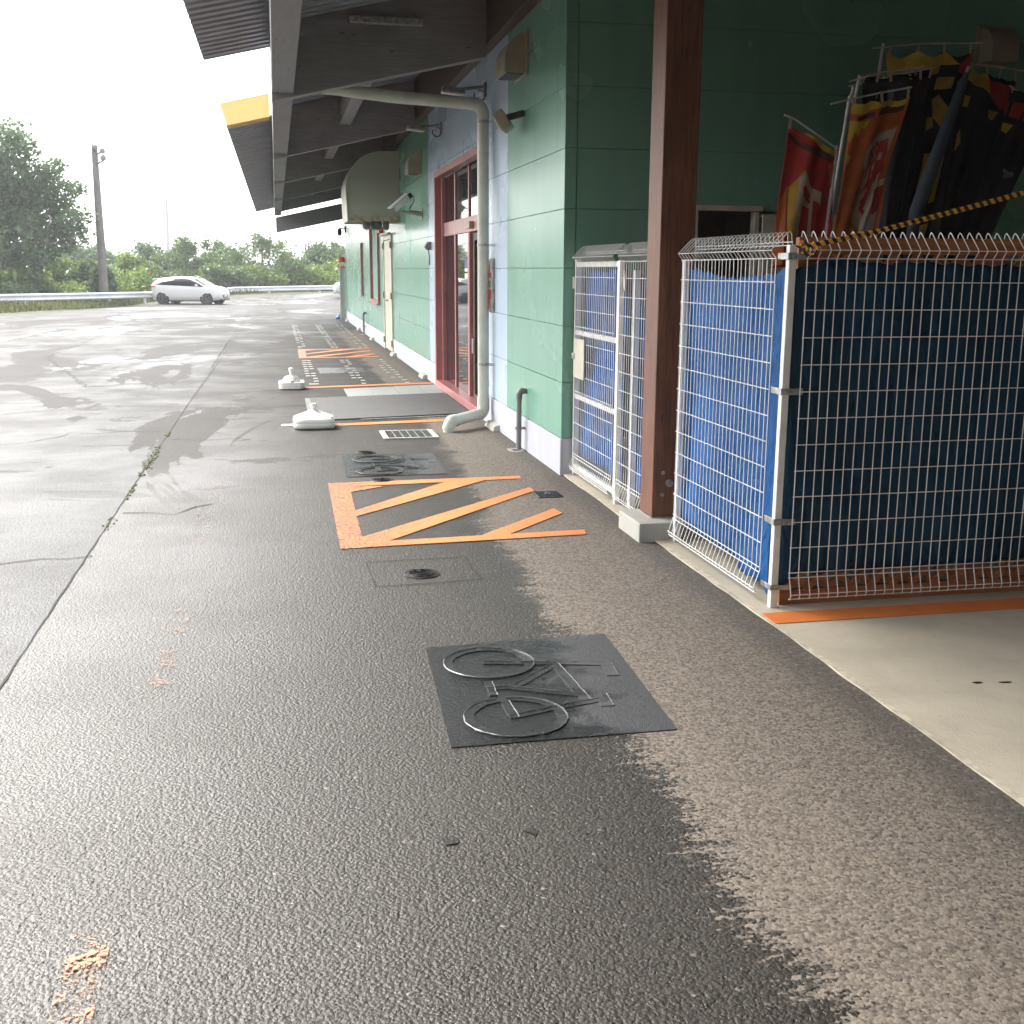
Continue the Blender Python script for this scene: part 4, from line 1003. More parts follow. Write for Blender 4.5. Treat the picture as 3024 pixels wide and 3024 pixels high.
# ------------------------------------------------------------------ banners
def crosspt(px, py): return 2224+px*.41408, py*.41408
def banner(label, y, tl, tr, br, bl, pole, bar, cm, seed=0, wav=.02, extras=(), tabs=4, sag=.0, polem='pennant'):
    root = thing('banner', label, 'banner', tuple(Wy(*crosspt(*bl), y)), 0, 'advertising banners leaning in the enclosure')
    rng = random.Random(seed)
    P = [Wy(*crosspt(*q), y) for q in (tl, tr, br, bl)]
    # continue the cloth below the lattice top
    P[2] = P[2]+(P[2]-P[1])*.32; P[3] = P[3]+(P[3]-P[0])*.32
    ph = [rng.random()*6 for _ in range(4)]
    def at(u, v, lift=0.0):               # u across, v down
        a = P[0].lerp(P[1], u); c = P[3].lerp(P[2], u); p = a.lerp(c, v)
        dip = sag*math.sin(math.pi*((u*3) % 1))*max(0, 1-v*8)
        return p+Vector((0, -lift+wav*(math.sin(u*7+ph[0]+v*2)+.6*math.sin(u*15+ph[1]+v*5)), -dip))
    nu, nv = 22, 40; V = [at(i/nu, j/nv) for j in range(nv+1) for i in range(nu+1)]
    F = [(j*(nu+1)+i, j*(nu+1)+i+1, (j+1)*(nu+1)+i+1, (j+1)*(nu+1)+i) for j in range(nv) for i in range(nu)]
    ob = fastmesh('cloth', V, F, CL[cm], root, smooth=True); s_ = ob.modifiers.new('thickness', 'SOLIDIFY'); s_.thickness = .0015
    for nm, cc, poly in extras:           # printed shapes laid on the cloth as thin sheets
        n = len(poly); b = MB(); lift = .005+.001*extras.index((nm, cc, poly))
        # fan of small strips so that the print follows the folds
        us_ = [p[0] for p in poly]; vs_ = [p[1] for p in poly]
        bm = bmesh.new(); vs = [bm.verts.new((p[0], p[1], 0)) for p in poly]; bm.faces.new(vs)
        bmesh.ops.triangulate(bm, faces=bm.faces[:])
        bmesh.ops.subdivide_edges(bm, edges=bm.edges[:], cuts=5, use_grid_fill=True)
        b.v = []; idx = {}
        for v in bm.verts: idx[v] = len(b.v); b.v.append(tuple(at(v.co.x, v.co.y, lift)))
        b.f = [tuple(idx[v] for v in f.verts) for f in bm.faces]; bm.free()
        b.build(nm, CL[cc], ob)
    if pole:
        a, c = (Wy(*crosspt(*q), y+.02) for q in pole); c = c+(c-a)*.35
        MB().tube([a, c], [.011, .013], 10).build('pole', M[polem], root, smooth=True)
    if bar:
        q = [Wy(*crosspt(*p_), y+.005) for p_ in bar]
        if len(q) == 2: q = [q[0].lerp(q[1], t_)+Vector((0, 0, .02*math.sin(math.pi*t_))) for t_ in (0, .25, .5, .75, 1)]
        MB().tube(q, .006, 8).build('crossbar', M[polem], root, smooth=True)
        for i in range(tabs):
            u = .03+.94*i/(tabs-1); p = at(u, 0)
            best = min((q[k].lerp(q[k+1], s2/10) for k in range(len(q)-1) for s2 in range(11)), key=lambda z: abs(z.x-p.x))
            MB().bar(p+Vector((0, -.003, -.02)), best+Vector((0, -.003, .008)), .018, .003, (0, 1, 0)).build('tab', CL['cream'], root)
    return root
# back to front
banner('black banner with red and yellow top at the right edge, partly cut off', 8.0, (1840, 640), (2150, 720), (1700, 1670), (1500, 1670), None, [(1830, 610), (1932, 690), (2160, 700)], 'black', 11, .012,
       [('printed_band', 'red', [(0, .06), (1, .04), (1, .15), (0, .13)]), ('printed_patch', 'gold', [(.03, .17), (.3, .17), (.2, .22), (.05, .21)])])
banner('black banner with red and yellow wave top behind the grey roll', 8.15, (1550, 490), (1880, 560), (1560, 1670), (1250, 1670), None, [(1555, 452), (1750, 478), (1940, 508)], 'black', 12, .015,
       [('printed_band', 'gold', [(0, .0), (.35, .0), (.6, .09), (.3, .07), (0, .05)]), ('printed_band', 'red', [(.36, .02), (1, .03), (1, .16), (.8, .15), (.55, .09)]),
        ('printed_mark', 'gold', [(.0, .12), (.12, .12), (.12, .17), (.0, .17)]), ('printed_mark', 'gold', [(.02, .30), (.08, .27), (.16, .33), (.10, .37), (.03, .38)]),
        ('printed_mark', 'gold', [(.62, .16), (.8, .17), (.74, .21), (.66, .20)])], sag=.03)
banner('tall black banner with yellow lettering and yellow flame top', 7.9, (950, 365), (1580, 350), (1320, 1670), (1000, 1670), [(930, 310), (860, 760)], [(850, 345), (1180, 312), (1640, 305)], 'black', 13, .018,
       [('printed_flame', 'yellow', [(.0, .0), (.35, .0), (.75, .005), (.86, .04), (.62, .035), (.42, .055), (.2, .09), (0, .10)]),
        ('printed_flame', 'red', [(.86, .04), (.98, .0), (1, .06), (.92, .09), (.85, .08)]),
        ('printed_letter', 'gold', [(.48, .06), (.63, .055), (.61, .09), (.47, .095)]),
        ('printed_letter', 'gold', [(.60, .11), (.82, .105), (.80, .155), (.57, .16)]), ('printed_letter', 'gold', [(.86, .13), (.97, .12), (.94, .16), (.88, .165)]),
        ('printed_letter', 'gold', [(.56, .20), (.65, .18), (.90, .27), (.84, .33), (.72, .31), (.60, .27)]), ('printed_letter', 'gold', [(.50, .275), (.60, .27), (.62, .31), (.50, .33)]),
        ('printed_letter', 'gold', [(.52, .42), (.86, .415), (.80, .62), (.62, .635), (.40, .66), (.38, .62), (.56, .60), (.57, .565), (.44, .57), (.45, .53), (.58, .525), (.60, .48), (.50, .48)]),
        ('printed_letter', 'gold', [(.55, .72), (.75, .71), (.66, .80), (.56, .82)])], sag=.05)
b = MB()
roll = thing('rolled_banner', 'grey blue rolled banner cover leaning between the black banners', 'rolled banner', tuple(Wy(*crosspt(1130, 1670), 7.6)))
a, c = Wy(*crosspt(1520, 520), 7.72), Wy(*crosspt(1110, 1670), 7.6); c = c+(c-a)*.3
MB().tube([a, a.lerp(c, .05), a.lerp(c, .3), a.lerp(c, .6), c], [.012, .032, .046, .054, .058], 12).build('cover', CL['grey'], roll, smooth=True)
MB().tube([a+(a-c)*.03, a], .012, 8).build('pole_tip', M['pennant'], roll)
banner('plain black banner with a broad white bar, second from the orange banner', 7.42, (800, 545), (1285, 530), (1090, 1670), (930, 1670), [(715, 620), (700, 700)], [(685, 615), (1000, 540), (1310, 478)], 'black', 14, .03, [], 5)
banner('plain black banner just behind the orange banner', 7.3, (770, 568), (1215, 545), (1000, 1670), (850, 1670), [(760, 540), (730, 690)], [(690, 580), (920, 515), (1225, 478)], 'black', 15, .03,
       [('printed_square', 'grey', [(.46, .05), (.54, .05), (.54, .10), (.46, .10)])], 5)
banner('orange and red banner with white outlined lettering on a pale pole', 7.0, (712, 730), (1112, 690), (800, 1670), (570, 1670), [(690, 685), (530, 1670)], [(555, 742), (690, 708), (915, 660), (1130, 622)], 'orange', 16, .018,
       [('printed_flame', 'yellow', [(0, 0), (.45, .0), (.5, .03), (.2, .07), (0, .06)]), ('printed_flame', 'yellow', [(.52, .0), (1, .0), (1, .035), (.5, .04)]), ('printed_band', 'brown', [(.5, .04), (1, .035), (1, .07), (.48, .085)]), ('printed_band', 'brown', [(.1, .085), (.42, .06), (.42, .09), (.12, .11)]),
        ('printed_flame', 'yellow', [(0, .10), (.2, .12), (.36, .11), (.3, .16), (.22, .15), (.18, .2), (.1, .17), (.05, .23), (0, .22)]),
        ('printed_flame', 'yellow', [(.02, .30), (.12, .31), (.06, .36), (.01, .35)]),
        ('printed_letter', 'cream', [(.50, .23), (.62, .19), (.88, .17), (.98, .14), (.94, .22), (.96, .30), (.98, .60), (.80, .74), (.50, .70), (.42, .60), (.52, .56), (.50, .40), (.40, .37), (.40, .28)]),
        ('printed_letter', 'red', [(.62, .24), (.84, .22), (.88, .30), (.90, .54), (.76, .66), (.62, .62), (.60, .58), (.66, .54), (.56, .52), (.60, .45), (.54, .43), (.62, .40), (.54, .34), (.50, .29)]),
        ('printed_letter', 'white', [(.74, .30), (.80, .30), (.79, .34), (.73, .34)]), ('printed_letter', 'white', [(.82, .42), (.86, .41), (.76, .62), (.70, .62)]),
        ('printed_fold', 'orange', [(.96, .0), (1, 0), (1, 1), (.62, 1), (.80, .75), (.98, .4)])], 3, .02)
banner('small red banner with a white oval beside the orange banner', 6.95, (850, 1300), (945, 1270), (880, 1670), (740, 1670), None, None, 'cream', 17, .01,
       [('printed_patch', 'red', [(.2, .12), (.85, .08), (.8, .42), (.55, .5)]), ('printed_oval', 'white', [(.1, .25), (.35, .3), (.5, .6), (.4, .95), (.05, .95), (.02, .6)]), ('printed_fold', 'orange', [(.85, .02), (1, 0), (1, .5), (.8, .98), (.66, .9), (.84, .4)])])
banner('red banner with white framed lettering hanging at the left of the group', 6.7, (255, 885), (600, 1085), (560, 1670), (160, 1670), [(600, 1040), (520, 1670)], [(222, 818), (300, 850), (600, 1060)], 'red', 18, .02,
       [('printed_band', 'yellow', [(.30, .0), (.55, .0), (.98, .0), (1, .05), (.75, .05), (.5, .03)]), ('printed_band', 'brown', [(0, .05), (.3, .08), (.62, .06), (.98, .05), (.96, .11), (.7, .12), (.4, .13), (0, .08)]),
        ('printed_frame', 'gold', [(.14, .42), (.24, .36), (.36, .27), (.44, .32), (.44, .40), (.36, .42), (.34, .98), (.24, .98), (.16, .7)]),
        ('printed_letter', 'cream', [(.28, .34), (.38, .29), (.54, .38), (.75, .40), (.75, .50), (.62, .46), (.66, .96), (.35, .96), (.37, .66), (.26, .64)]),
        ('printed_letter', 'red', [(.36, .40), (.40, .38), (.54, .44), (.54, .52), (.37, .46)]), ('printed_letter', 'red', [(.38, .54), (.54, .55), (.54, .90), (.38, .92), (.42, .64), (.37, .62)]),
        ('printed_letter', 'red', [(.60, .48), (.73, .50), (.85, .95), (.72, .90), (.68, .72), (.60, .74)]),
        ('printed_flame', 'orange', [(.82, .14), (.98, .12), (1, .4), (.9, .3)]), ('printed_fold', 'orange', [(0, .55), (.12, .4), (.14, .98), (0, .98)])], 2, .0)
tag(MB().tube([Wy(*crosspt(1690, 1140), 8.05), Wy(*crosspt(1840, 1255), 8.0)], .012, 8).tube([Wy(*crosspt(1790, 1250), 8.0), Wy(*crosspt(1845, 1245), 8.0)], .02, 8).build('banner_stick', M['greypvc']), 'grey stick end poking out right of the black banners', 'stick')

# ------------------------------------------------------------------ white water-filled banner bases
def base_body(o, name, wx, wy, h, x, y):
    b = MB(); n = 40
    def ring(sx, sy_, z, e=6):
        out = []
        for i in range(n):
            a = 2*math.pi*i/n; c_, s2 = math.cos(a), math.sin(a)
            r_ = (abs(c_)**e+abs(s2)**e)**(-1/e); out.append((x+sx*r_*c_, y+sy_*r_*s2, z))
        return out
    return b, ring
def loft(b, rings):
    k0 = len(b.v); n = len(rings[0])
    for r_ in rings: b.v += r_
    for j in range(len(rings)-1):
        for i in range(n): b.f.append((k0+j*n+i, k0+j*n+(i+1) % n, k0+(j+1)*n+(i+1) % n, k0+(j+1)*n+i))
    b.f.append(tuple(k0+i for i in reversed(range(n)))); b.f.append(tuple(k0+(len(rings)-1)*n+i for i in range(n)))
    return b
x, y = .325, 11.66; root = thing('weighted_stand', 'larger white plastic water base with sloping sides, nearer to the camera', 'stand base', (x, y, 0), 0, 'white plastic banner bases')
b, ring = base_body(root, '', .21, .21, .18, x, y)
loft(b, [ring(.195, .20, .004), ring(.21, .215, .02), ring(.212, .217, .055), ring(.208, .213, .062), ring(.212, .217, .069), ring(.205, .21, .102), ring(.19, .195, .110), ring(.10, .10, .150, 3), ring(.05, .05, .172, 2.4), ring(.035, .035, .182, 2)])
b.build('tank', M['plastic'], root, smooth=60)
MB().lathe([(.03, .175), (.03, .185), (.026, .186), (.026, .205), (.033, .206), (.036, .235), (.032, .245), (.022, .246)], (x-.0, y, 0), 20).build('socket', M['plastic'], root, smooth=40)
MB().lathe([(.026, .0), (.026, .02), (.02, .024)], (x+.165, y-.13, .105), 14).build('filler_cap', M['plastic'], root, smooth=40)
x, y = .150, 15.58; root = thing('weighted_stand', 'smaller white plastic water base with a domed top, farther from the camera', 'stand base', (x, y, 0), 0, 'white plastic banner bases')
b, ring = base_body(root, '', .17, .18, .18, x, y)
loft(b, [ring(.155, .18, .004), ring(.17, .20, .012), ring(.172, .20, .085), ring(.168, .195, .098), ring(.15, .17, .098), ring(.12, .13, .10, 2), ring(.11, .12, .135, 2), ring(.08, .09, .165, 2), ring(.035, .035, .178, 2)])
b.build('tank', M['plastic'], root, smooth=60)
MB().lathe([(.022, .17), (.022, .225), (.030, .226), (.032, .275), (.020, .282)], (x, y, 0), 18).build('socket', M['plastic'], root, smooth=40)
MB().lathe([(.03, .0), (.03, .03), (.02, .036)], (x, y-.17, .098), 12).build('filler_cap', M['plastic'], root, smooth=40)

# ------------------------------------------------------------------ cars
def make_car(label, loc, rz):
    root = thing('parked_car', label, 'car', (0, 0, 0), 0)
    # stations along the length: x, bottom, half width, belt z, top z, half width at top
    S = [(-2.02, .42, .55, .88, .92, .50), (-1.99, .30, .72, .98, 1.10, .62), (-1.86, .24, .80, 1.02, 1.27, .64), (-1.62, .22, .83, 1.02, 1.42, .61), (-1.2, .20, .845, 1.00, 1.465, .60), (-.6, .19, .85, .98, 1.515, .60), (0, .19, .85, .96, 1.505, .60), (.45, .19, .85, .95, 1.43, .58), (.85, .19, .85, .95, 1.24, .60), (1.15, .20, .845, .94, 1.06, .66), (1.35, .20, .845, .93, 1.01, .66), (1.65, .22, .83, .88, .965, .64), (1.88, .25, .79, .78, .88, .60), (2.0, .30, .70, .66, .76, .54), (2.03, .36, .62, .55, .62, .50)]
    def sect(s_):
        x, zb, w_, zbe, zt, wt = s_
        h = [(0, zb), (w_*.86, zb), (w_*.97, zb+.10), (w_, zb+.28*(zbe-zb)+.04), (w_*.985, zb+.72*(zbe-zb)), (w_*.955, zbe-.015), (w_*.94, zbe), (wt*1.05+(w_*.94-wt*1.05)*.5, (zbe+zt)/2), (wt*1.04, zt-.07*min(1, (zt-zbe)/.2)), (wt*.8, zt-.012), (0, zt)]
        return [(x, -p[0], p[1]) for p in h]+[(x, p[0], p[1]) for p in h[-2:0:-1]]
    b = MB(); loft(b, [sect(s_) for s_ in S]); b.build('body', M['car'], root, smooth=35)
    # side glass, sitting just proud of the body
    for sg, nm in ((-1, 'side_window'), (1, 'side_window')):
        b = MB(); up_p = []; lo_p = []
        for k_ in range(24):
            x = -1.7+k_*(1.12+1.7)/23; zb, w_, zbe, zt, wt = (float(np.interp(x, [q[0] for q in S], [q[j] for q in S])) for j in range(1, 6))
            top = float(np.interp(x, [-1.75, -1.55, -1.2, -.7, -.2, .3, .8, 1.1], [1.09, 1.12, 1.29, 1.395, 1.40, 1.345, 1.14, .985]))
            def yat(z):
                return float(np.interp(z, [zbe, (zbe+zt)/2, max((zbe+zt)/2+.01, zt-.07*min(1, (zt-zbe)/.2))], [w_*.94, wt*1.05+(w_*.94-wt*1.05)*.5, wt*1.04]))
            lo = float(np.interp(x, [-1.75, -1.2, 1.1], [1.085, 1.05, .968])); up_p.append((x, sg*(yat(top)+.016), max(top, lo+.005))); lo_p.append((x, sg*(yat(lo)+.016), lo))
        n = len(up_p); k = len(b.v); b.v += lo_p+up_p
        for i in range(n-1): b.f.append((i, i+1, n+i+1, n+i))
        ob = b.build(nm, M['carglass'], root, smooth=True); q = ob.modifiers.new('t', 'SOLIDIFY'); q.thickness = .012
    b = MB(); V = [(.50, -.56, 1.415), (1.16, -.66, 1.05), (1.16, .66, 1.05), (.50, .56, 1.415)]
    MB().add([(x, y, z+.022) for x, y, z in V]+[(x, y, z+.004) for x, y, z in V], [(0, 1, 2, 3), (7, 6, 5, 4), (0, 4, 5, 1), (1, 5, 6, 2), (2, 6, 7, 3), (3, 7, 4, 0)]).build('windscreen', M['carglass'], root)
    MB().hexa([(-1.93, -.5, 1.08), (-1.90, -.5, 1.08), (-1.90, .5, 1.08), (-1.93, .5, 1.08), (-1.80, -.48, 1.24), (-1.74, -.48, 1.24), (-1.74, .48, 1.24), (-1.80, .48, 1.24)]).build('rear_window', M['carglass'], root)
    MB().hexa([(-1.90, -.53, 1.345), (-1.55, -.55, 1.385), (-1.55, .55, 1.385), (-1.90, .53, 1.345), (-1.90, -.53, 1.375), (-1.55, -.55, 1.425), (-1.55, .55, 1.425), (-1.90, .53, 1.375)]).build('roof_spoiler', M['car'], root, bevel=.015)
    for xx in (-1.30, 1.28):
        for sg in (-1, 1):
            yc = sg*.745
            MB().tube([(xx, sg*.70, .315), (xx, sg*.852, .325)], .365, 28).build('wheel_arch', M['black'], root, smooth=30)
            wb = MB().tube([(xx, yc-.10, .315), (xx, yc-.08, .315), (xx, yc+.10, .315), (xx, yc+.125*sg if sg > 0 else yc+.10, .315)], [.29, .315, .315, .30], 28).build('wheel', M['tyre'], root, smooth=30)
            b = MB(); yf = sg*.872
            for i in range(5):
                a = 2*math.pi*i/5+.4; b.bar((xx+.05*math.cos(a), yf, .315+.05*math.sin(a)), (xx+.21*math.cos(a), yf, .315+.21*math.sin(a)), .06, .02, (0, 1, 0))
            b.tube([(xx, yf-.012, .315), (xx, yf+.012, .315)], .06, 12)
            for i in range(24):
                a, c = 2*math.pi*i/24, 2*math.pi*(i+1)/24; b.bar((xx+.22*math.cos(a), yf, .315+.22*math.sin(a)), (xx+.22*math.cos(c), yf, .315+.22*math.sin(c)), .025, .02, (0, 1, 0))
            b.build('rim', M['rim'], wb)
    for sg in (-1, 1):
        MB().hexa([(1.55, sg*.80, .80), (1.96, sg*.60, .66), (1.94, sg*.50, .66), (1.55, sg*.66, .80), (1.52, sg*.80, .86), (1.93, sg*.60, .73), (1.92, sg*.5, .73), (1.52, sg*.66, .86)]).build('headlight', M['carglass'], root)
        MB().hexa([(-1.98, sg*.74, .92), (-1.72, sg*.838, .96), (-1.72, sg*.70, .96), (-2.0, sg*.55, .92), (-1.97, sg*.73, 1.0), (-1.74, sg*.826, 1.0), (-1.74, sg*.70, 1.0), (-1.98, sg*.55, 1.0)]).build('tail_light', M['red'], root)
        mb = MB(); mb.hexa([(.70, sg*.86, .98), (.84, sg*.86, .99), (.84, sg*1.0, 1.0), (.70, sg*1.02, 1.0), (.72, sg*.86, 1.09), (.83, sg*.86, 1.08), (.82, sg*1.0, 1.12), (.72, sg*1.02, 1.12)]); mb.build('door_mirror', M['car'], root, bevel=.02)
        for xx in (-.55, .35): MB().box(xx, xx+.16, sg*.865-.008, sg*.865+.008, .80, .825).build('door_handle', M['car'], root)
    MB().hexa([(1.985, -.30, .36), (2.045, -.30, .36), (2.045, .30, .36), (1.985, .30, .36), (1.93, -.46, .62), (2.02, -.36, .62), (2.02, .36, .62), (1.93, .46, .62)]).build('grille', M['black'], root)
    MB().box(1.9, 2.06, -.55, .55, .25, .31).build('bumper_lip', M['black'], root, bevel=.01)
    MB().box(2.04, 2.055, -.17, .17, .42, .50).build('number_plate', M['white'], root)
    MB().box(-1.05, 1.0, -.853, .853, .17, .215).build('side_skirt', M['black'], root)
    root.location = loc; root.rotation_euler = (0, 0, rz)
    return root
c0 = (-4.72, 66.2); car = make_car('white hatchback parked in front of the guardrail', (c0[0], c0[1], gz(*c0)), R(-21))
dup(car, (5.55, 72.2, gz(5.5, 72)), R(183), 'white car mostly hidden behind the far end of the shop')

# ------------------------------------------------------------------ guardrail
GR = [W(-700, 915, 43), W(-250, 883, 46)]+[W(px, 879.5-(px-54)*.0225, dd) for px, dd in ((-60, 49), (54, 50.5), (180, 54), (288, 57.2), (384, 60), (480, 64), (600, 71))]+[W(690, 855, 77), W(800, 853, 79), W(900, 851, 80), W(1000, 849.5, 81.5), W(1150, 848, 84)]
root = thing('guardrail', 'pale steel guardrail along the edge of the lot', 'guardrail', (GR[3].x, GR[3].y, 0))
prof = [(-.175, 0), (-.15, .05), (-.10, .075), (-.05, .05), (-.03, .01), (.03, .01), (.05, .05), (.10, .075), (.15, .05), (.175, 0)]
b = MB(); k = len(prof); GP_ = []
for a, c in zip(GR, GR[1:]):
    for i in range(4): GP_.append(a.lerp(c, i/4))
GP_.append(GR[-1])
for i, p in enumerate(GP_):
    t_ = (GP_[min(i+1, len(GP_)-1)]-GP_[max(i-1, 0)]); t_.z = 0; t_.normalize(); nrm = Vector((t_.y, -t_.x, 0))
    for zz, oo in prof: b.v.append(tuple(p+nrm*oo+Vector((0, 0, zz))))
    for zz, oo in prof: b.v.append(tuple(p+nrm*(oo-.006)+Vector((0, 0, zz))))
for i in range(len(GP_)-1):
    for j in range(k-1):
        a = i*2*k+j; c = a+2*k; b.f += [(a, c, c+1, a+1), (a+k, a+k+1, c+k+1, c+k)]
b.build('beam', M['rail'], root, smooth=35)
acc = 0; last = GP_[0]; nxt = 0
for p in GP_[1:]:
    seg = (p-last).length; d0 = 0
    while acc+seg-d0 >= 0 and nxt <= acc+seg:
        q = last.lerp(p, (nxt-acc)/seg); zz = gz(q.x, q.y)
        MB().tube([(q.x-.05, q.y+.12, zz-.3), (q.x-.05, q.y+.12, q.z+.16)], .07, 10).build('post', M['rail'], root, smooth=True)
        nxt += 4.0 if False else 3.7
    acc += seg; last = p

# ------------------------------------------------------------------ poles
root = thing('utility_pole', 'grey concrete utility pole with two lamps behind the guardrail', 'utility pole', tuple(W(310, 820, 62)))
pb, pt = W(307, 850, 62), W(278, 430, 62)
MB().tube([pb+(pb-pt)*.1, pt], [.26, .17], 14).build('shaft', M['polec'], root, smooth=True)
dd = 62
for (px, py, ex, ey, lx, ly) in ((286, 456, 297, 450, 302, 446), (287, 484, 305, 474, 305, 466)):
    MB().tube([W(px, py, dd-.2), W(ex, ey, dd-.2), W(lx, ly, dd-.2)], .055, 8).build('arm', M['polec'], root)
    c_ = W(lx, ly, dd-.2); MB().lathe([(.05, .16), (.12, .12), (.16, 0), (.14, -.12), (.05, -.14)], c_, 10).build('lamp_head', M['greypvc'], root, smooth=True)
MB().tube([W(275, 438, dd-.2), W(281, 438, dd-.2)], .16, 8).build('cap_box', M['polec'], root)
root = thing('thin_mast', 'thin pale mast far behind the bushes', 'mast', tuple(W(495, 720, 95)))
MB().tube([W(496, 760, 95), W(494, 660, 95), W(491, 582, 95)], [.16, .13, .10], 8).build('shaft', M['steel'], root, smooth=True)
MB().lathe([(.06, -.1), (.13, 0), (.1, .3), (.03, .35)], W(491, 590, 95), 8).build('tip', M['rail'], root)

# ------------------------------------------------------------------ far corner: white mesh screen with beacon, blue bag
root = thing('white_screen', 'white mesh screen standing at the far shop corner', 'screen', (2.08, 36.8, 0))
MB().box(1.97, 2.02, 36.75, 36.80, 0, 1.64).box(2.02, 2.19, 36.76, 36.79, 1.58, 1.63).box(2.15, 2.19, 36.75, 36.8, 0, 1.58).build('frame', M['white'], root, bevel=.004)
b = MB()
for i in range(18): b.box(2.02, 2.15, 36.765, 36.775, .1+i*.082, .112+i*.082)
for i in range(4): b.box(2.04+i*.03, 2.045+i*.03, 36.776, 36.784, .05, 1.58)
b.box(2.02, 2.15, 36.786, 36.79, .05, 1.58)
b.build('mesh', M['white'], root)
root = thing('beacon', 'red and white beacon on top of the white screen', 'beacon', (2.07, 36.78, 1.64))
MB().lathe([(.10, 0), (.10, .04), (.08, .05)], (2.07, 36.78, 1.64), 16).build('base', M['red'], root, smooth=30)
b = MB()
for i in range(4): b.lathe([(.02, .05), (.02, .17)], (2.07+.06*math.cos(i*1.57+.6), 36.78+.06*math.sin(i*1.57+.6), 1.64), 8)
b.build('columns', M['white'], root)
MB().lathe([(.085, .17), (.115, .19), (.115, .28), (.09, .31), (.05, .33)], (2.07, 36.78, 1.64), 16).build('lamp_cap', M['red'], root, smooth=30)
b = MB(); b, ring = base_body(None, '', .1, .1, .1, 2.0, 37.6)
loft(b, [ring(.11, .12, .0, 2.2), ring(.14, .15, .05, 2.3), ring(.10, .12, .11, 2), ring(.04, .05, .15, 2), ring(.015, .015, .19, 2)])
tag(b.build('plastic_bag', flat('bag_blue', (.04, .20, .50)), smooth=60), 'small blue plastic bag on the ground at the far shop corner', 'bag')

# ------------------------------------------------------------------ plants
RNG = np.random.default_rng(5)
def leaf_verts(centers, size, up_bias=.35, rng=RNG):
    n = len(centers); nr = rng.normal(size=(n, 3)); nr[:, 2] += up_bias; nr /= np.linalg.norm(nr, axis=1)[:, None]
    t_ = rng.normal(size=(n, 3)); t_ -= nr*(t_*nr).sum(1)[:, None]; t_ /= np.linalg.norm(t_, axis=1)[:, None]
    s_ = np.cross(nr, t_); L = size*rng.uniform(.6, 1.4, n)[:, None]; w_ = L*rng.uniform(.45, .75, n)[:, None]
    a = centers-t_*L; c = centers+t_*L; l = centers+s_*w_+nr*L*.25; r_ = centers-s_*w_+nr*L*.25
    V = np.stack([a, r_, c, l], 1).reshape(-1, 3); F = np.arange(4*n).reshape(n, 4)
    return V, F
def cloud(blobs, n, per, spread, size, rng=RNG):
    vol = np.array([max(.02, b_[3]*b_[4]*b_[5])**.67 for b_ in blobs]); pk = rng.choice(len(blobs), n, p=vol/vol.sum())
    B = np.array(blobs)[pk]; dv = rng.normal(size=(n, 3)); dv /= np.linalg.norm(dv, axis=1)[:, None]
    rr = rng.uniform(.25, 1.05, n)**.45; c = B[:, :3]+dv*rr[:, None]*B[:, 3:6]
    c = np.repeat(c, per, 0)+rng.normal(size=(n*per, 3))*spread
    return leaf_verts(c, size, rng=rng)
def plant(name, label, cat, blobs, n, per, spread, size, m_, group, base, trunk=None, limbs=()):
    root = thing(name, label, cat, base, 0, group)
    V, F = cloud(blobs, n, per, spread, size); fastmesh('crown', V, F, M[m_], root)
    if trunk: MB().tube(trunk[0], trunk[1], 9).build('trunk', M['bark'], root, smooth=True)
    if limbs:
        b = MB()
        for q in limbs: b.tube(q[0], q[1], 6)
        b.build('limbs', M['bark'], root, smooth=True)
    return root
def blob(px, py, d_, rx, rz, ry=None):
    p = W(px, py, d_); return (p.x, p.y, p.z, rx, ry or rx, rz)
# big tree at the left
D0 = 60
bl = []
for (px, py, r_) in ((-120, 520, 2.6), (-20, 440, 1.5), (40, 395, .85), (70, 430, .75), (-60, 560, 2.4), (30, 520, 1.5), (90, 510, 1.0), (-20, 640, 2.4), (80, 600, 1.6), (150, 510, .55), (165, 490, .35), (125, 540, .8), (120, 640, 1.5), (180, 570, .7), (215, 550, .5), (232, 560, .3), (200, 610, .5), (150, 690, 1.1), (205, 650, .6), (240, 640, .35), (268, 640, .25), (230, 680, .35), (210, 705, .75), (252, 705, .3), (40, 720, 2.0), (120, 750, 1.0), (-60, 760, 2.0), (20, 800, 1.7), (-160, 650, 3.0), (-160, 800, 2.2)):
    jx = r_*1.05; bl.append(blob(px, py, D0+random.uniform(-1.5, 2.0), jx, r_*.85))
tb = W(15, 900, D0)
tk = [(tb.x, tb.y, -.3), (tb.x+.1, tb.y, 2.0), (tb.x-.2, tb.y, 4.5), (tb.x+.2, tb.y, 7.0)]
lim = []
for q in bl[1:22]:
    z0_ = max(1.5, q[2]-1.8); lim.append(([(tb.x, tb.y, z0_), ((tb.x+q[0])/2, (tb.y+q[1])/2, z0_+.6), (q[0], q[1], q[2])], [.05, .03, .01]))
plant('broadleaf_tree', 'large dark broadleaf tree behind the guardrail at the far left', 'tree', bl, 5200, 7, .18, .115, 'leaf_dark', None, (tb.x, tb.y, 0), (tk, [.35, .28, .2, .08]), lim)
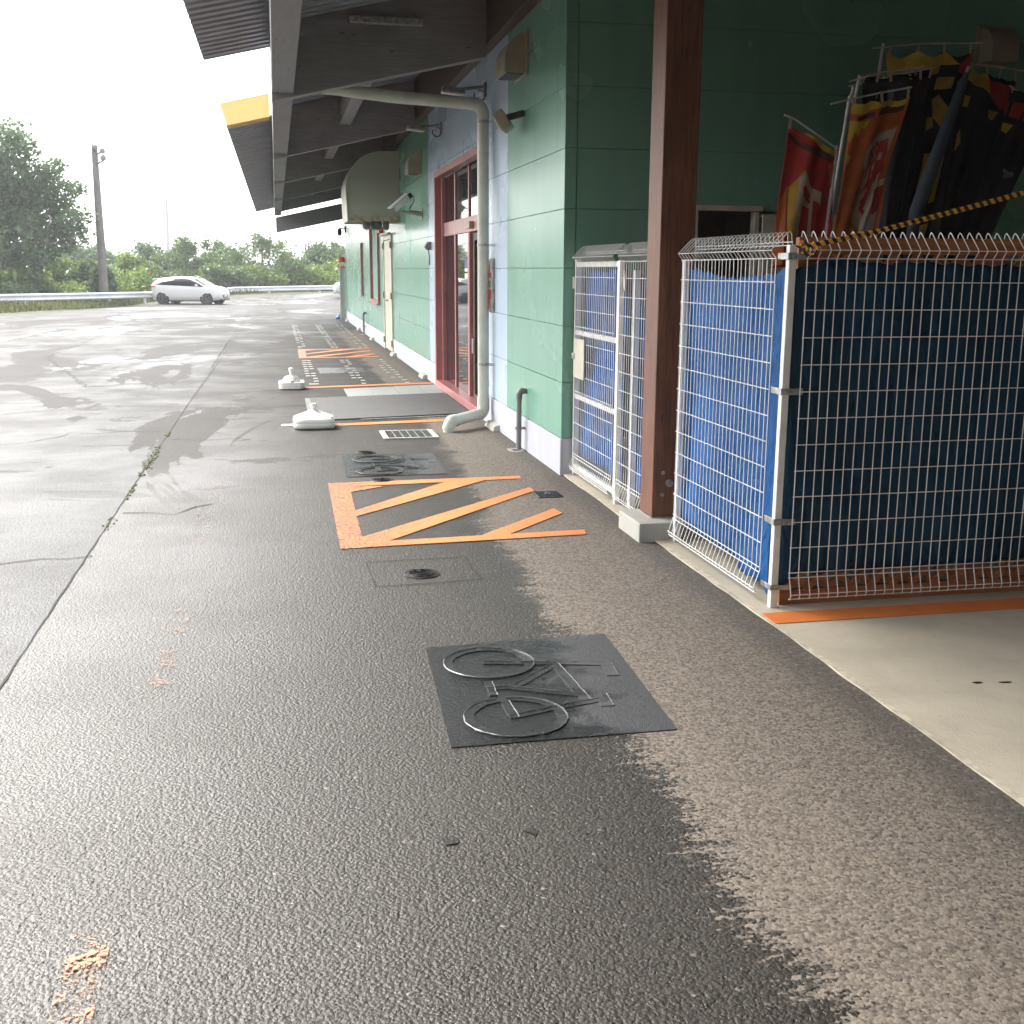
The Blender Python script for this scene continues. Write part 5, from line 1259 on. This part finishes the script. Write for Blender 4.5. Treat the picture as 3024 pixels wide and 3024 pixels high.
# trees and bushes behind the rail
def tree(px, py_top, py_bot, d_, wpx, m_, label, name='bush', cat='bush', n=700, size=.13, seed=0, group='bushes behind the guardrail', spiky=False, holes=1.0):
    rng = random.Random(seed); wpx = wpx*(1.3 if cat == 'tree' else 1.1); n = int(n*1.35); top = W(px, py_top, d_); bot = W(px, py_bot, d_); wd = wpx/3297*d_; h = top.z-bot.z; bl = []
    nb = 16
    for i in range(nb):
        u = rng.uniform(-1, 1); v = rng.random()**.8
        lim_ = (1-v**2.2)*.5*wd+.05*wd
        if spiky: lim_ = (1-v)*.5*wd+.04*wd
        r_ = (.20*wd+.1)*rng.uniform(.5, 1.0)*(1-.5*v)
        bl.append((top.x+u*lim_, top.y+rng.uniform(-.4, .4)*wd, bot.z+h*(.12+.80*v), r_, r_, r_*.8))
    bl.append((top.x, top.y, top.z-.08*h, .06*wd, .06*wd, .09*h)); bl.append((top.x+.06*wd, top.y, top.z-.2*h, .13*wd, .13*wd, .12*h))
    for i in range(6): bl.append((top.x+rng.uniform(-.38, .38)*wd, top.y+rng.uniform(-.3, .3)*wd, bot.z+h*rng.uniform(.3, .68), .19*wd, .19*wd, .15*h))
    for i in range(7): bl.append((top.x+rng.uniform(-.45, .45)*wd, top.y+rng.uniform(-.3, .3)*wd, bot.z+h*rng.uniform(0, .35), .26*wd, .26*wd, .22*h))
    for i in range(4): bl.append((top.x+rng.uniform(-.3, .3)*wd, top.y, top.z-rng.uniform(.08, .25)*h, .05*wd, .05*wd, .08*h))
    g = gz(top.x, top.y)
    tr = ([(top.x, top.y, min(g, bot.z)-.2), (top.x+.05, top.y, bot.z+h*.4), (top.x, top.y, bot.z+h*.85)], [.12, .09, .03])
    return plant(name, label, cat, bl, int(n*1.7), 6, .17, size*.85, m_, group, (top.x, top.y, min(g, bot.z)), tr)
G2 = 'trees standing beyond the guardrail'
tree(250, 735, 800, 98, 190, 'leaf_dark', 'dark low tree behind the utility pole', 'low_tree', 'tree', 700, .16, 1, G2)
tree(420, 722, 860, 86, 120, 'leaf_dark', 'rounded dark tree left of the thin mast', 'round_tree', 'tree', 800, .14, 2, G2)
tree(535, 708, 870, 84, 170, 'leaf_mid', 'broad rounded tree right of the thin mast', 'round_tree', 'tree', 1000, .14, 3, G2)
tree(640, 705, 860, 88, 110, 'leaf_mid', 'thin topped tree right of the broad rounded tree', 'round_tree', 'tree', 600, .13, 4, G2, True)
tree(770, 695, 860, 86, 190, 'leaf_mid', 'airy tree with bare twig tips left of the shop eaves end', 'airy_tree', 'tree', 760, .14, 5, G2)
tree(945, 715, 840, 100, 130, 'leaf_dark', 'dark conifer topped tree beside the far shop corner', 'conifer_tree', 'tree', 650, .15, 6, G2, True)
tree(992, 716, 830, 104, 60, 'leaf_dark', 'small pointed conifer closest to the far shop corner', 'conifer_tree', 'tree', 360, .14, 7, G2, True)
tree(1120, 700, 850, 100, 260, 'leaf_mid', 'tree mostly hidden behind the far end of the shop', 'round_tree', 'tree', 500, .16, 8, G2)
for i, (px, t0, b0, d_, wp, mm, lab) in enumerate((
    (170, 770, 860, 68, 150, 'leaf_light', 'yellow green bush left of the utility pole'), (262, 780, 865, 67, 90, 'leaf_mid', 'mid green bush close beside the utility pole'),
    (300, 800, 870, 62.5, 36, 'leaf_dark', 'dark creeper clump at the foot of the utility pole'), (372, 752, 862, 74, 110, 'leaf_light', 'light green bush right of the utility pole'),
    (440, 790, 862, 76, 120, 'leaf_mid', 'low green bush behind the rear of the white hatchback'), (540, 805, 860, 82, 130, 'leaf_mid', 'low bush behind the roof of the white hatchback'),
    (650, 785, 850, 82, 130, 'leaf_mid', 'green bush behind the bonnet of the white hatchback'), (740, 792, 848, 84, 130, 'leaf_light', 'light green bush right of the white hatchback'),
    (830, 788, 846, 86, 130, 'leaf_mid', 'wide green bush under the airy tree'), (910, 800, 845, 87, 110, 'leaf_light', 'light green bush below the conifer topped tree'),
    (985, 780, 845, 90, 90, 'leaf_light', 'light green bush at the far shop corner'), (60, 815, 890, 60, 190, 'leaf_dark', 'dark bush under the large left tree'), (-60, 810, 890, 57, 190, 'leaf_dark', 'dark bush cut by the left photo edge'))):
    tree(px, t0, b0, d_, wp, mm, lab, 'bush', 'bush', 620, .13, 20+i)
# undergrowth and verge grass
pts = []
for i in range(5200):
    u = random.random(); px = -350+1450*u
    base = np.interp(px, [-350, 0, 300, 600, 1100], [50, 56, 64, 80, 88]); dd = base+random.uniform(0, 12)
    p = W(px, 870, dd); hmax = 1.25+.5*math.sin(px*.021)+.3*math.sin(px*.063)
    pts.append((p.x, p.y, gz(p.x, p.y)+random.random()**.7*max(.35, hmax)))
V, F = leaf_verts(np.repeat(np.array(pts), 4, 0)+RNG.normal(size=(len(pts)*4, 3))*.16, .13)
tag(fastmesh('undergrowth', V, F, M['leaf_light']), 'tangled green undergrowth behind the guardrail', kind='stuff')
V = []; F = []
for i in range(16000):
    px = random.uniform(-350, 1050); lo = np.interp(px, [-350, 0, 228, 455, 672, 991], [36, 41.5, 48, 66, 75, 86]); hi = np.interp(px, [-350, 0, 300, 600, 1050], [52, 60, 68, 84, 92])
    dd = random.uniform(lo, hi); p = W(px, 880, dd); x_, y_ = p.x, p.y
    ex = edge_x(y_) if y_ < 100 else 40
    if x_ > ex-.1: continue
    z_ = gz(x_, y_)-.03; h = random.uniform(.12, .38); a = random.random()*6.28; w_ = random.uniform(.03, .07); k = len(V)
    lx, ly = random.gauss(0, .08), random.gauss(0, .08)
    V += [(x_-w_*math.cos(a), y_-w_*math.sin(a), z_), (x_+w_*math.cos(a), y_+w_*math.sin(a), z_), (x_+lx+.01, y_+ly, z_+h), (x_+lx-.01, y_+ly, z_+h)]; F.append((k, k+1, k+2, k+3))
tag(fastmesh('grass', V, F, M['grass']), 'rough grass on the verge before the guardrail', kind='stuff')

# ------------------------------------------------------------------ haze volume added to imitate lens glare
hz = MB().box(-140, 140, -45, 150, -2.5, 12.5).build('haze', None)
hm = bpy.data.materials.new('glare_haze'); hm.use_nodes = True; nt = hm.node_tree; nt.nodes.remove(nt.nodes['Principled BSDF'])
pv = nt.nodes.new('ShaderNodeVolumePrincipled'); pv.inputs['Density'].default_value = .001; pv.inputs['Color'].default_value = (.95, .97, 1, 1)
nt.links.new(pv.outputs[0], nt.nodes['Material Output'].inputs['Volume']); hz.data.materials.append(hm)
tag(hz, 'thin haze added over the car park to imitate lens glare', kind='stuff')
